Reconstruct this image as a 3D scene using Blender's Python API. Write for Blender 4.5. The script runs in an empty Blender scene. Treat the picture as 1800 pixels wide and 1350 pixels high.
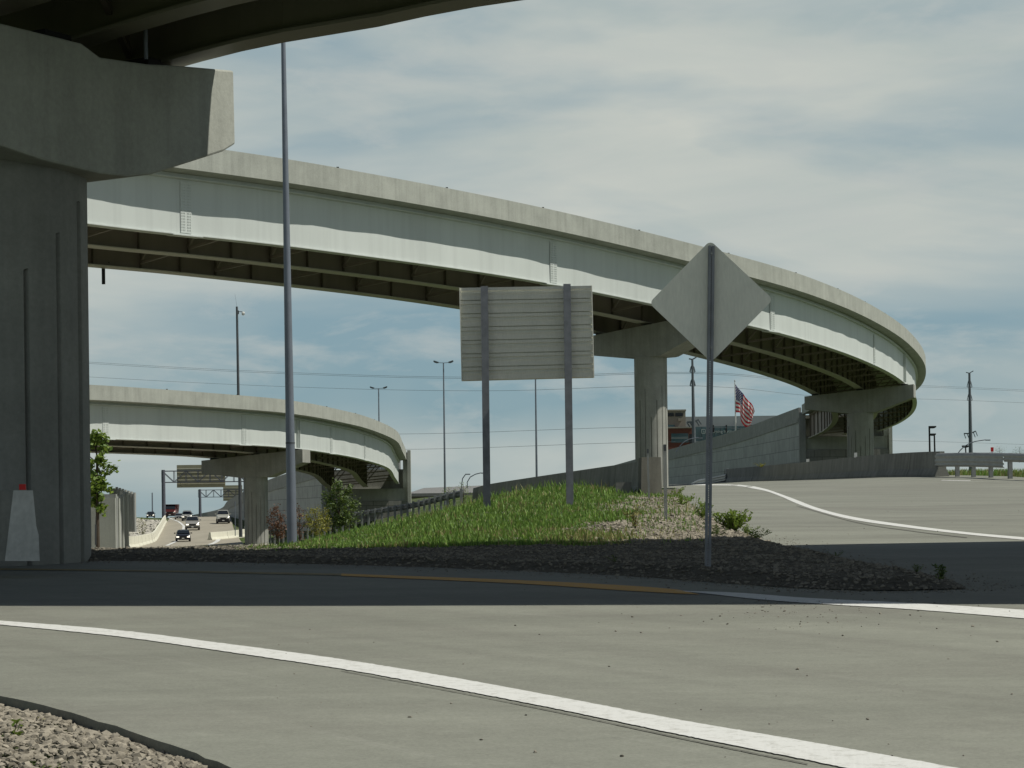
import bpy, bmesh, math, random
import numpy as np
from mathutils import Vector, Matrix
from mathutils.geometry import tessellate_polygon
rad = math.radians
random.seed(7)
SC = bpy.context.scene
COL = SC.collection

# ------------------------------------------------------------------ camera
F = 3600.0            # focal length in photo pixels (photo is 1800 wide)
ROLL = rad(0.7)
cr, sr = math.cos(ROLL), math.sin(ROLL)
cd = bpy.data.cameras.new("camera"); cam = bpy.data.objects.new("camera", cd); COL.objects.link(cam)
cd.sensor_width = 36; cd.lens = 36 * F / 1800; cd.shift_y = 225 / 1800
cd.clip_start = 0.1; cd.clip_end = 20000
cam.matrix_world = Matrix(((cr, sr, 0, 0), (0, 0, -1, 0), (-sr, cr, 0, 0), (0, 0, 0, 1)))
SC.camera = cam
SC.render.resolution_x = 1024; SC.render.resolution_y = 768

# ------------------------------------------------------------------ light
SUN_AZ = rad(-9)      # mathematical angle of the direction TO the sun, from +X
SUN_EL = rad(57)
sun_dir = Vector((math.cos(SUN_EL) * math.cos(SUN_AZ), math.cos(SUN_EL) * math.sin(SUN_AZ), math.sin(SUN_EL)))
sd = bpy.data.lights.new("sun", 'SUN'); sun = bpy.data.objects.new("sun", sd); COL.objects.link(sun)
sd.energy = 4.6; sd.angle = rad(0.5); sd.color = (1.0, 0.972, 0.87)
sun.rotation_euler = sun_dir.to_track_quat('Z', 'Y').to_euler()
sun.location = (20, -10, 60)

W = bpy.data.worlds.new("World"); SC.world = W; W.use_nodes = True
nt = W.node_tree; nt.nodes.clear()
def wn(t, **k):
    n = nt.nodes.new(t)
    for a, b in k.items(): setattr(n, a, b)
    return n
out = wn('ShaderNodeOutputWorld'); bg = wn('ShaderNodeBackground'); bg.inputs[1].default_value = 0.06
sky = wn('ShaderNodeTexSky', sky_type='NISHITA', sun_disc=False)
sky.sun_elevation = SUN_EL; sky.sun_rotation = math.pi / 2 - SUN_AZ
sky.air_density = 1.0; sky.dust_density = 0.6; sky.ozone_density = 1.6
tc = wn('ShaderNodeTexCoord')
def wmap(sc, loc=(0, 0, 0)):
    m = wn('ShaderNodeMapping'); m.inputs['Scale'].default_value = sc; m.inputs['Location'].default_value = loc
    nt.links.new(tc.outputs['Generated'], m.inputs['Vector']); return m
def wnoise(m, s, d, r, dist=0.0):
    n = wn('ShaderNodeTexNoise'); n.inputs['Scale'].default_value = s; n.inputs['Detail'].default_value = d
    n.inputs['Roughness'].default_value = r; n.inputs['Distortion'].default_value = dist
    nt.links.new(m.outputs[0], n.inputs['Vector']); return n
def wramp(src, stops):
    r = wn('ShaderNodeValToRGB'); e = r.color_ramp.elements
    e[0].position, e[0].color = stops[0][0], (*stops[0][1], 1); e[1].position, e[1].color = stops[-1][0], (*stops[-1][1], 1)
    for p, c in stops[1:-1]:
        x = e.new(p); x.color = (*c, 1)
    nt.links.new(src, r.inputs[0]); return r
def wmix(f, a, b, mode='MIX'):
    m = wn('ShaderNodeMix', data_type='RGBA', blend_type=mode)
    if isinstance(f, float): m.inputs[0].default_value = f
    else: nt.links.new(f, m.inputs[0])
    for s, v in ((6, a), (7, b)):
        if isinstance(v, tuple): m.inputs[s].default_value = (*v, 1)
        else: nt.links.new(v, m.inputs[s])
    return m.outputs[2]
K = 1 / 0.06
# the sky seen here: Nishita deepened, then layered cloud
tint = wmix(1.0, sky.outputs[0], (0.62, 0.74, 0.80), 'MULTIPLY')
n1 = wnoise(wmap((1.8, 1.8, 7.0), (3.1, 0.4, 0.35)), 1.9, 5, 0.5, 0.5)     # streaky high cloud
sepz = wn('ShaderNodeSeparateXYZ'); nt.links.new(tc.outputs['Generated'], sepz.inputs[0])
bz = wramp(sepz.outputs[2], [(0.0, (.62, .62, .62)), (0.03, (.46, .46, .46)), (0.055, (.04, .04, .04)), (0.088, (.02, .02, .02)), (0.115, (.50, .50, .50)), (0.17, (.56, .56, .56)), (0.24, (.62, .62, .62))])
addz = wn('ShaderNodeMath', operation='MULTIPLY_ADD'); addz.inputs[1].default_value = 0.34
nt.links.new(bz.outputs[0], addz.inputs[0])
subn = wn('ShaderNodeMath', operation='SUBTRACT'); subn.inputs[1].default_value = 0.15
nt.links.new(n1.outputs[0], subn.inputs[0]); nt.links.new(subn.outputs[0], addz.inputs[2])
c1 = wramp(addz.outputs[0], [(0.36, (0.08, 0.08, 0.08)), (0.62, (1, 1, 1))])
n2 = wnoise(wmap((5, 5, 16), (0.3, 1.7, 2.0)), 2.6, 9, 0.6, 0.3)        # lower puffs
c2 = wramp(n2.outputs[0], [(0.50, (0, 0, 0)), (0.66, (1, 1, 1))])
n3 = wnoise(wmap((3, 3, 14), (7.3, 2.7, 1.0)), 1.8, 8, 0.55, 0.4)
shade = wramp(n3.outputs[0], [(0.3, (0.43 * K, 0.49 * K, 0.475 * K)), (0.5, (0.50 * K, 0.54 * K, 0.51 * K)), (0.7, (0.56 * K, 0.585 * K, 0.54 * K))])
blue = wmix(0.72, tint, (0.245 * K, 0.385 * K, 0.455 * K))
s1 = wmix(c1.outputs[0], blue, shade.outputs[0])
f2 = wn('ShaderNodeMath', operation='MULTIPLY'); f2.inputs[1].default_value = 0.5
nt.links.new(c2.outputs[0], f2.inputs[0])
s2 = wmix(f2.outputs[0], s1, (0.50 * K, 0.53 * K, 0.51 * K))
hi = wramp(sepz.outputs[2], [(0.30, (0, 0, 0)), (0.55, (1, 1, 1))])
deep = wmix(1.0, sky.outputs[0], (0.55, 0.62, 0.70), 'MULTIPLY')      # clear deep blue overhead
s3 = wmix(hi.outputs[0], s2, deep)
nt.links.new(s3, bg.inputs[0]); nt.links.new(bg.outputs[0], out.inputs[0])

SC.view_settings.view_transform = 'Standard'; SC.view_settings.look = 'None'
SC.view_settings.exposure = 0.0; SC.view_settings.gamma = 1.0
SC.view_settings.use_curve_mapping = False
SC.render.engine = 'CYCLES'
SC.cycles.max_bounces = 6

# ------------------------------------------------------------------ geometry helpers
def P(px, py, D):
    dx = px - 900; dy = 900 - py
    return Vector(((dx * cr + dy * sr) / F * D, D, (-dx * sr + dy * cr) / F * D))
def hor(px): return 900 - (px - 900) * math.tan(ROLL)
def XD(px, D): return (px - 900) / F * D
def proj(p):
    a, b = p[0] * F / p[1], p[2] * F / p[1]
    return 900 + a * cr - b * sr, 900 - (a * sr + b * cr)
def ss(a, b, x):
    t = max(0.0, min(1.0, (x - a) / (b - a))); return t * t * (3 - 2 * t)
def tab(T, y): return float(np.interp(y, [t[0] for t in T], [t[1] for t in T]))

TU = [(-400, -1.9), (0, -1.35), (60, .318), (72, .62), (82, .86), (94, 1.02), (128, 1.38), (175, 1.95), (250, 2.55), (400, 3.0), (900, 2.0), (6000, -3)]
TV = [(0, -1.1), (42, -1.2), (60, -1.3), (100, -1.9), (150, -2.5), (200, -3.0), (232, -2.9), (281, -1.95), (313, -1.22), (340, -.78), (370, -.34), (388, -.2), (410, -.4), (480, -1.2), (900, -4), (6000, -12)]
TXU = [(0, 0), (47, 0), (60, 2), (80, 4), (95, 4), (107, 5), (125, 6), (150, 6.5), (200, 6), (250, 3), (400, -22), (900, -60), (6000, -200)]
TXV = [(0, -9), (60, -9), (95, -11), (107, -15), (150, -17), (200, -23), (250, -30), (400, -50), (900, -120), (6000, -400)]
TL = [(0, -22), (60, -24), (150, -30.5), (205, -37.2), (226, -39.6), (260, -44.8), (330, -55.7), (385, -64), (480, -84), (900, -180)]   # freeway left edge
TR = [(0, -9), (60, -12), (100, -16), (150, -20.5), (200, -26), (290, -39.5), (385, -53), (480, -72), (900, -165)]      # freeway right edge
def land(X, Y):
    U = tab(TU, Y) + 0.04 * max(0, min(12, X - 8)) * ss(60, 95, Y) * (1 - ss(250, 500, Y))
    V = tab(TV, Y)
    bank = ss(0, 1, (tab(TL, Y) - 1.5 - X) / 9) * ss(140, 200, Y) * (1 - ss(380, 420, Y))
    V += bank * (0.15 - V)
    t = ss(tab(TXV, Y), tab(TXU, Y), X)
    y0 = 28.6 + .9 * ss(-4, 1, X)
    t = 1 - (1 - t) * ss(y0, y0 + 9, Y)
    return V + (U - V) * t
def hit(px, py, off=0.0):
    r = P(px, py, 1.0); D = 4.0
    def g(D): return r.z * D - land(r.x * D, D) - off
    while D < 500:
        if g(D) <= 0:
            a, b = D - .4, D
            for _ in range(30):
                m = (a + b) / 2
                if g(m) <= 0: b = m
                else: a = m
            return Vector((r.x * b, b, r.z * b))
        D += .4 if D < 120 else 2
    return Vector((r.x * 400, 400, 0))
def catmull(pts, n=8):
    pts = [Vector(p) for p in pts]; o = []
    q = [2 * pts[0] - pts[1]] + pts + [2 * pts[-1] - pts[-2]]
    for i in range(1, len(q) - 2):
        for k in range(n):
            t = k / n; a, b, c, d = q[i - 1], q[i], q[i + 1], q[i + 2]
            o.append(0.5 * ((2 * b) + (c - a) * t + (2 * a - 5 * b + 4 * c - d) * t * t + (3 * b - a - 3 * c + d) * t ** 3))
    o.append(pts[-1]); return o
def resample(pts, step):
    L = [0.0]
    for a, b in zip(pts, pts[1:]): L.append(L[-1] + (b - a).length)
    n = max(2, int(L[-1] / step) + 1); o = []; j = 0
    for i in range(n):
        s = L[-1] * i / (n - 1)
        while j < len(L) - 2 and L[j + 1] < s: j += 1
        t = (s - L[j]) / max(1e-9, L[j + 1] - L[j]); o.append(pts[j].lerp(pts[j + 1], t))
    return o

ORG = {}
class MB:
    def __init__(s): s.v = []; s.f = []; s.sm = []; s.mi = []
    def add(s, vs, fs, smooth=False, mi=0):
        b = len(s.v); s.v += [tuple(v) for v in vs]
        for f in fs: s.f.append(tuple(b + i for i in f)); s.sm.append(smooth); s.mi.append(mi)
    def box(s, c, size, rz=0.0, R=None, mi=0):
        c = Vector(c); hx, hy, hz = size[0] / 2, size[1] / 2, size[2] / 2
        R = R or Matrix.Rotation(rz, 3, 'Z')
        vs = [c + R @ Vector((x * hx, y * hy, z * hz)) for x in (-1, 1) for y in (-1, 1) for z in (-1, 1)]
        s.add(vs, [(0, 1, 3, 2), (4, 6, 7, 5), (0, 4, 5, 1), (2, 3, 7, 6), (0, 2, 6, 4), (1, 5, 7, 3)], mi=mi)
    def bar(s, a, b, w, h, mi=0):
        a = Vector(a); b = Vector(b); d = b - a
        if d.length < 1e-6: return
        R = d.to_track_quat('X', 'Z').to_matrix()
        s.box((a + b) / 2, (d.length, w, h), R=R, mi=mi)
    def tube(s, a, b, r0, r1=None, n=12, caps=True, mi=0):
        r1 = r0 if r1 is None else r1
        a = Vector(a); b = Vector(b); q = (b - a).to_track_quat('Z', 'Y').to_matrix()
        vs = []
        for p, r in ((a, r0), (b, r1)):
            for k in range(n):
                t = 2 * math.pi * k / n; vs.append(p + q @ Vector((r * math.cos(t), r * math.sin(t), 0)))
        s.add(vs, [(k, (k + 1) % n, n + (k + 1) % n, n + k) for k in range(n)], True, mi)
        if caps: s.add(vs, [tuple(range(n))[::-1], tuple(range(n, 2 * n))], mi=mi)
    def prism(s, poly, ext, mi=0):
        poly = [Vector(p) for p in poly]; ext = Vector(ext); n = len(poly)
        vs = poly + [p + ext for p in poly]
        s.add(vs, [(k, (k + 1) % n, n + (k + 1) % n, n + k) for k in range(n)] + [tuple(range(n))[::-1], tuple(range(n, 2 * n))], mi=mi)
    def loft(s, rings, closed=True, caps=True, smooth=False, mi=0):
        n = len(rings[0]); vs = [p for r in rings for p in r]; fs = []
        for i in range(len(rings) - 1):
            for k in range(n if closed else n - 1):
                a = i * n + k; b = i * n + (k + 1) % n; fs.append((a, b, b + n, a + n))
        s.add(vs, fs, smooth, mi)
        if caps and closed:
            s.add(rings[0], [tuple(range(n))[::-1]], mi=mi); s.add(rings[-1], [tuple(range(n))], mi=mi)
    def ico(s, c, r, jit=0.25, sq=(1, 1, 1), rnd=random, mi=0):
        t = 1.618; base = [(-1, t, 0), (1, t, 0), (-1, -t, 0), (1, -t, 0), (0, -1, t), (0, 1, t), (0, -1, -t), (0, 1, -t), (t, 0, -1), (t, 0, 1), (-t, 0, -1), (-t, 0, 1)]
        fs = [(0, 11, 5), (0, 5, 1), (0, 1, 7), (0, 7, 10), (0, 10, 11), (1, 5, 9), (5, 11, 4), (11, 10, 2), (10, 7, 6), (7, 1, 8), (3, 9, 4), (3, 4, 2), (3, 2, 6), (3, 6, 8), (3, 8, 9), (4, 9, 5), (2, 4, 11), (6, 2, 10), (8, 6, 7), (9, 8, 1)]
        a = rnd.random() * 6.28; ca, sa = math.cos(a), math.sin(a); vs = []
        for x, y, z in base:
            k = r / 1.9 * (1 + jit * (rnd.random() * 2 - 1)); x, y, z = x * k * sq[0], y * k * sq[1], z * k * sq[2]
            vs.append((c[0] + x * ca - y * sa, c[1] + x * sa + y * ca, c[2] + z))
        s.add(vs, fs, mi=mi)
    def build(s, name, mats, parent=None, loc=None, flip=True):
        me = bpy.data.meshes.new(name)
        org = Vector(ORG[parent.name]) if parent else Vector(loc if loc is not None else (0, 0, 0))
        me.from_pydata([(v[0] - org.x, v[1] - org.y, v[2] - org.z) for v in s.v], [], s.f)
        if not isinstance(mats, (list, tuple)): mats = [mats]
        for m in mats: me.materials.append(m)
        me.polygons.foreach_set('use_smooth', s.sm)
        if len(mats) > 1: me.polygons.foreach_set('material_index', s.mi)
        me.update()
        if flip and len(s.f) < 60000:
            bm = bmesh.new(); bm.from_mesh(me); bmesh.ops.recalc_face_normals(bm, faces=bm.faces); bm.to_mesh(me); bm.free()
        o = bpy.data.objects.new(name, me); COL.objects.link(o)
        if parent: o.parent = parent
        else: o.location = org
        ORG[o.name] = tuple(org); return o
def tag(o, label, cat, group=None, kind=None):
    if label: o['label'] = label
    if cat: o['category'] = cat
    if group: o['group'] = group
    if kind: o['kind'] = kind
    return o
def thing(name, loc, label, cat, group=None):
    o = bpy.data.objects.new(name, None); COL.objects.link(o); o.location = loc; o.empty_display_size = .3
    ORG[o.name] = tuple(loc); return tag(o, label, cat, group)
def copy_tree(o, parent=None):
    c = o.copy(); COL.objects.link(c); c.parent = parent; ORG[c.name] = ORG[o.name]
    for ch in list(o.children): copy_tree(ch, c)
    return c

# ------------------------------------------------------------------ materials
AK = 0.72
class NT:
    def __init__(s, name):
        s.m = bpy.data.materials.new(name); s.m.use_nodes = True; s.t = s.m.node_tree
        s.b = s.t.nodes['Principled BSDF']; s.tc = s.n('ShaderNodeTexCoord')
    def n(s, t, **k):
        x = s.t.nodes.new(t)
        for a, b in k.items(): setattr(x, a, b)
        return x
    def l(s, a, b): s.t.links.new(a, b)
    def mapv(s, sc=(1, 1, 1), coord='Object', loc=(0, 0, 0)):
        m = s.n('ShaderNodeMapping'); m.inputs['Scale'].default_value = sc; m.inputs['Location'].default_value = loc
        s.l(s.tc.outputs[coord], m.inputs[0]); return m.outputs[0]
    def noise(s, v, sc, d=5, r=.55, dist=0):
        x = s.n('ShaderNodeTexNoise'); x.inputs['Scale'].default_value = sc; x.inputs['Detail'].default_value = d
        x.inputs['Roughness'].default_value = r; x.inputs['Distortion'].default_value = dist; s.l(v, x.inputs['Vector']); return x.outputs[0]
    def ramp(s, src, a, b, c0=(0, 0, 0), c1=(1, 1, 1)):
        r = s.n('ShaderNodeValToRGB'); e = r.color_ramp.elements
        e[0].position = a; e[0].color = (*c0, 1); e[1].position = b; e[1].color = (*c1, 1); s.l(src, r.inputs[0]); return r.outputs[0]
    def mix(s, f, a, b, mode='MIX'):
        m = s.n('ShaderNodeMix', data_type='RGBA', blend_type=mode)
        if isinstance(f, (int, float)): m.inputs[0].default_value = f
        else: s.l(f, m.inputs[0])
        for i, v in ((6, a), (7, b)):
            if isinstance(v, tuple): m.inputs[i].default_value = (*v, 1)
            else: s.l(v, m.inputs[i])
        return m.outputs[2]
    def bump(s, h, st=.3, d=.02):
        x = s.n('ShaderNodeBump'); x.inputs['Strength'].default_value = st; x.inputs['Distance'].default_value = d
        s.l(h, x.inputs['Height']); s.l(x.outputs[0], s.b.inputs['Normal'])
    def done(s, col, rough=.8, metal=0, spec=.3):
        if isinstance(col, tuple): s.b.inputs['Base Color'].default_value = (*scl(col, AK), 1)
        else: s.l(s.mix(1.0, col, (AK, AK, AK), 'MULTIPLY'), s.b.inputs['Base Color'])
        s.b.inputs['Roughness'].default_value = rough; s.b.inputs['Metallic'].default_value = metal
        s.b.inputs['Specular IOR Level'].default_value = spec; return s.m
def scl(c, k): return tuple(min(1, x * k) for x in c)
def simple(name, c, rough=.7, metal=0, var=.15, sc=3.0, coord='Object', spec=.3):
    t = NT(name); n = t.noise(t.mapv(coord=coord), sc, 5)
    return t.done(t.mix(t.ramp(n, .3, .7), scl(c, 1 - var), scl(c, 1 + var)), rough, metal, spec)
def concrete(name, c, streak=.25, blot=.15, joints=None, bump=.25, top_dirt=0):
    t = NT(name)
    col = t.mix(t.ramp(t.noise(t.mapv(), .9, 7, .6), .3, .7), scl(c, 1 - blot), scl(c, 1 + blot))
    stx = t.ramp(t.noise(t.mapv((2.2, 2.2, .12)), 1.6, 6, .6), .42, .72)
    m = t.n('ShaderNodeMath', operation='MULTIPLY'); t.l(stx, m.inputs[0]); m.inputs[1].default_value = streak * 1.6
    col = t.mix(m.outputs[0], col, scl(c, .55))
    fine = t.ramp(t.noise(t.mapv(), 14, 4, .7), .25, .8, (.86, .86, .86), (1.1, 1.1, 1.1))
    col = t.mix(1.0, col, fine, 'MULTIPLY')
    if joints:
        ax, pw, ph = joints
        sep = t.n('ShaderNodeSeparateXYZ'); t.l(t.tc.outputs['Object'], sep.inputs[0])
        cmb = t.n('ShaderNodeCombineXYZ'); t.l(sep.outputs[ax], cmb.inputs[0]); t.l(sep.outputs[2], cmb.inputs[1])
        br = t.n('ShaderNodeTexBrick'); br.inputs['Scale'].default_value = 1; br.inputs['Brick Width'].default_value = pw; br.inputs['Row Height'].default_value = ph
        br.inputs['Mortar Size'].default_value = .05; br.inputs['Mortar Smooth'].default_value = .3
        br.inputs['Color1'].default_value = (.88, .88, .88, 1); br.inputs['Color2'].default_value = (1.08, 1.08, 1.08, 1); br.inputs['Mortar'].default_value = (.5, .5, .5, 1)
        t.l(cmb.outputs[0], br.inputs['Vector']); col = t.mix(.8, col, br.outputs[0], 'MULTIPLY')
    t.bump(t.noise(t.mapv(), 20, 6, .7), bump, .02)
    return t.done(col, .88, 0, .25)

M = {}
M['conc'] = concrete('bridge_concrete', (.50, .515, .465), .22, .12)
M['conc_dark'] = concrete('pier_concrete', (.43, .43, .39), .22, .14)
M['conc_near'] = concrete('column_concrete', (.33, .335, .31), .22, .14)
M['conc_barrier'] = concrete('barrier_concrete', (.31, .31, .28), .45, .18)
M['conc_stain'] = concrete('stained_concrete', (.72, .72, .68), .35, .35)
M['conc_white'] = concrete('pale_barrier_concrete', (.88, .86, .72), .1, .06)
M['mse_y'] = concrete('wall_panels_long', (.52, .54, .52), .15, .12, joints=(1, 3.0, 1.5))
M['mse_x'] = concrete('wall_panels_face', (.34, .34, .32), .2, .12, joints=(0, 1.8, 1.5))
M['coping'] = concrete('coping_concrete', (.40, .41, .39), .3, .12)

def steelmat(name, c, streak=.1):
    t = NT(name)
    col = t.mix(t.ramp(t.noise(t.mapv((1, 1, .4)), .35, 5, .55), .3, .7), scl(c, .94), scl(c, 1.05))
    st = t.ramp(t.noise(t.mapv((1.5, 1.5, .06)), 1.3, 6, .6), .45, .8)
    m = t.n('ShaderNodeMath', operation='MULTIPLY'); t.l(st, m.inputs[0]); m.inputs[1].default_value = streak
    col = t.mix(m.outputs[0], col, scl(c, .5))
    return t.done(col, .5, 0, .35)
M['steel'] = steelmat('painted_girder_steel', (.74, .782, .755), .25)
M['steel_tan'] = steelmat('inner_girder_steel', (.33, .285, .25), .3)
M['flange'] = steelmat('bounce_lit_flange_steel', (.66, .635, .56), .15)  # ground bounce on the undersides put into a paler colour than the webs
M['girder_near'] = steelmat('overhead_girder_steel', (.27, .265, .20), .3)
M['steel_dark'] = steelmat('brace_steel', (.20, .175, .14), .3)
M['pole'] = simple('galvanised_pole', (.25, .28, .33), .45, .4, .1, 2)
M['pole_dark'] = simple('weathered_pole', (.12, .13, .14), .6, .3, .15, 2)
M['pole_sign'] = simple('sign_post_steel', (.29, .305, .335), .55, .35, .18, 5)
M['galv'] = simple('galvanised_rail', (.42, .43, .42), .45, .5, .12, 3)
M['railpost'] = simple('rail_post', (.33, .34, .33), .7, .2, .15, 4)
M['black'] = simple('black_parts', (.02, .02, .022), .6)
M['red'] = simple('red_reflector', (.75, .02, .02), .4)
M['white'] = simple('white_parts', (.75, .75, .72), .5)

# road concrete with tining, tyre darkening, slab joints
def roadmat():
    t = NT('ramp_pavement'); c = (.292, .298, .25)
    col = t.mix(t.ramp(t.noise(t.mapv((.12, .35, 1)), 1.3, 8, .62, .6), .32, .68), scl(c, .80), scl(c, 1.12))
    band = t.ramp(t.noise(t.mapv((.16, .9, 1), loc=(3, 1.2, 0)), .6, 5, .55, .9), .48, .72)
    m = t.n('ShaderNodeMath', operation='MULTIPLY'); t.l(band, m.inputs[0]); m.inputs[1].default_value = .5
    col = t.mix(m.outputs[0], col, (.20, .19, .165))
    mp = t.n('ShaderNodeMapping'); t.l(t.tc.outputs['Object'], mp.inputs[0]); mp.vector_type = 'POINT'
    mp.inputs['Rotation'].default_value = (0, 0, rad(57)); mp2 = t.n('ShaderNodeMapping'); t.l(mp.outputs[0], mp2.inputs[0]); mp2.inputs['Scale'].default_value = (.07, 1.5, 1)
    tr = t.ramp(t.noise(mp2.outputs[0], 1.1, 6, .6, .3), .46, .70)
    m3 = t.n('ShaderNodeMath', operation='MULTIPLY'); t.l(tr, m3.inputs[0]); m3.inputs[1].default_value = .38
    col = t.mix(m3.outputs[0], col, (.19, .185, .16))
    pale = t.ramp(t.noise(mp2.outputs[0], 3.1, 8, .7, .2), .60, .74)
    m4 = t.n('ShaderNodeMath', operation='MULTIPLY'); t.l(pale, m4.inputs[0]); m4.inputs[1].default_value = .3
    col = t.mix(m4.outputs[0], col, (.42, .42, .37))
    sp = t.ramp(t.noise(t.mapv(), 26, 3, .8), .66, .74)
    m2 = t.n('ShaderNodeMath', operation='MULTIPLY'); t.l(sp, m2.inputs[0]); m2.inputs[1].default_value = .35
    col = t.mix(m2.outputs[0], col, (.15, .145, .12))
    fine = t.ramp(t.noise(t.mapv((1, 1, 1)), 45, 4, .85), .25, .8, (.74, .74, .74), (1.24, 1.24, 1.24))
    col = t.mix(1.0, col, fine, 'MULTIPLY')
    mid = t.ramp(t.noise(t.mapv((1, 1.6, 1)), 5, 6, .75), .3, .72, (.90, .90, .90), (1.09, 1.09, 1.09))
    col = t.mix(1.0, col, mid, 'MULTIPLY')
    t.bump(t.noise(t.mapv((2, 12, 1)), 30, 3, .7), .3, .006)
    return t.done(col, .85, 0, .3)
M['road'] = roadmat()
def freeway():
    t = NT('freeway_pavement'); c = (.40, .365, .29)
    col = t.mix(t.ramp(t.noise(t.mapv((.5, .06, 1)), 1, 6, .6), .3, .7), scl(c, .88), scl(c, 1.08))
    return t.done(col, .85)
M['freeway'] = freeway()
def paint(name, c, wear=.5):
    t = NT(name)
    w = t.ramp(t.noise(t.mapv((1, 1, 1)), 13, 8, .8), .56 - .12 * wear, .66 - .08 * wear)
    m = t.n('ShaderNodeMath', operation='MULTIPLY'); t.l(w, m.inputs[0]); m.inputs[1].default_value = wear
    return t.done(t.mix(m.outputs[0], c, (.36, .35, .30)), .7)
M['line'] = paint('white_line_paint', (.80, .80, .77), .45)
M['yellow'] = paint('yellow_line_paint', (.72, .36, .03), .4)
M['tar'] = simple('joint_tar', (.13, .125, .11), .8)
def groundmat():
    t = NT('field_ground')
    g = t.mix(t.ramp(t.noise(t.mapv(), .5, 6, .6), .3, .7), (.05, .09, .022), (.10, .135, .04))
    d = t.mix(t.ramp(t.noise(t.mapv(), 2.5, 8, .7), .3, .7), (.10, .09, .065), (.24, .225, .18))
    col = t.mix(t.ramp(t.noise(t.mapv((.4, .4, .4), loc=(4, 4, 0)), .5, 7, .6), .5, .66), g, d)
    t.bump(t.noise(t.mapv(), 6, 6, .7), .6, .1)
    return t.done(col, .95, 0, .1)
M['ground'] = groundmat()
def soilmat():
    t = NT('gravel_soil')
    col = t.mix(t.ramp(t.noise(t.mapv(), 9, 8, .75), .3, .72), (.085, .075, .06), (.27, .25, .20))
    t.bump(t.noise(t.mapv(), 14, 6, .8), .9, .05)
    return t.done(col, .95, 0, .1)
M['soil'] = soilmat()
def stonemat(name, a, b):
    t = NT(name); n = t.n('ShaderNodeNewGeometry')
    r = t.ramp(n.outputs['Random Per Island'], 0, 1, a, b)
    col = t.mix(t.ramp(t.noise(t.mapv(), 40, 4, .6), .3, .7), r, scl(b, 1.05))
    col = t.mix(.6, r, col)
    return t.done(col, .9, 0, .15)
M['stone'] = stonemat('crushed_stone', (.13, .127, .108), (.40, .385, .335))
M['stone_tan'] = stonemat('tan_gravel', (.13, .115, .09), (.42, .375, .30))
M['stone_pale'] = stonemat('pale_riprap', (.33, .31, .27), (.62, .59, .52))
M['stone_dark'] = stonemat('dirty_gravel', (.10, .09, .075), (.34, .31, .255))
def leafmat(name, a, b, trans=.25):
    t = NT(name); n = t.n('ShaderNodeNewGeometry')
    r = t.ramp(n.outputs['Random Per Island'], 0, 1, a, b)
    t.b.inputs['Transmission Weight'].default_value = 0
    t.l(r, t.b.inputs['Base Color']); t.b.inputs['Roughness'].default_value = .6
    tr = t.n('ShaderNodeBsdfTranslucent'); t.l(t.mix(.5, r, scl(b, 1.6)), tr.inputs[0])
    mx = t.n('ShaderNodeMixShader'); mx.inputs[0].default_value = trans
    o = t.t.nodes['Material Output']; t.l(t.b.outputs[0], mx.inputs[1]); t.l(tr.outputs[0], mx.inputs[2]); t.l(mx.outputs[0], o.inputs[0])
    return t.m
M['grass'] = leafmat('grass_blades', (.045, .11, .014), (.19, .31, .05))
M['grass_dry'] = leafmat('dry_grass', (.13, .14, .04), (.30, .27, .11))
M['leaf_green'] = leafmat('green_leaves', (.02, .05, .012), (.12, .17, .03))
M['leaf_yellow'] = leafmat('yellow_green_leaves', (.10, .12, .015), (.28, .26, .03))
M['leaf_red'] = leafmat('russet_leaves', (.06, .026, .012), (.17, .075, .032))
M['leaf_bright'] = leafmat('bright_leaves', (.06, .12, .015), (.22, .30, .05))
M['bark'] = simple('bark', (.09, .07, .05), .9)

# ------------------------------------------------------------------ ground sheets
def axis(segs):
    o = []
    for a, b, n in segs: o += [a + (b - a) * i / n for i in range(n)]
    return o + [segs[-1][1]]
def ground_sheet():
    xs = axis([(-6000, -400, 14), (-400, -110, 12), (-110, 50, 128), (50, 300, 14), (300, 6000, 14)])
    ys = axis([(-300, 0, 8), (0, 60, 50), (60, 420, 160), (420, 1000, 24), (1000, 9000, 16)])
    nx = len(xs); v = [(x, y, land(x, y) - (.055 if y < 18 else .12)) for y in ys for x in xs]
    f = [(j * nx + i, j * nx + i + 1, (j + 1) * nx + i + 1, (j + 1) * nx + i) for j in range(len(ys) - 1) for i in range(nx - 1)]
    m = MB(); m.v = v; m.f = f; m.sm = [True] * len(f); m.mi = [0] * len(f)
    return m.build('ground', M['ground'], flip=False)
tag(ground_sheet(), None, None, kind='structure')

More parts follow.
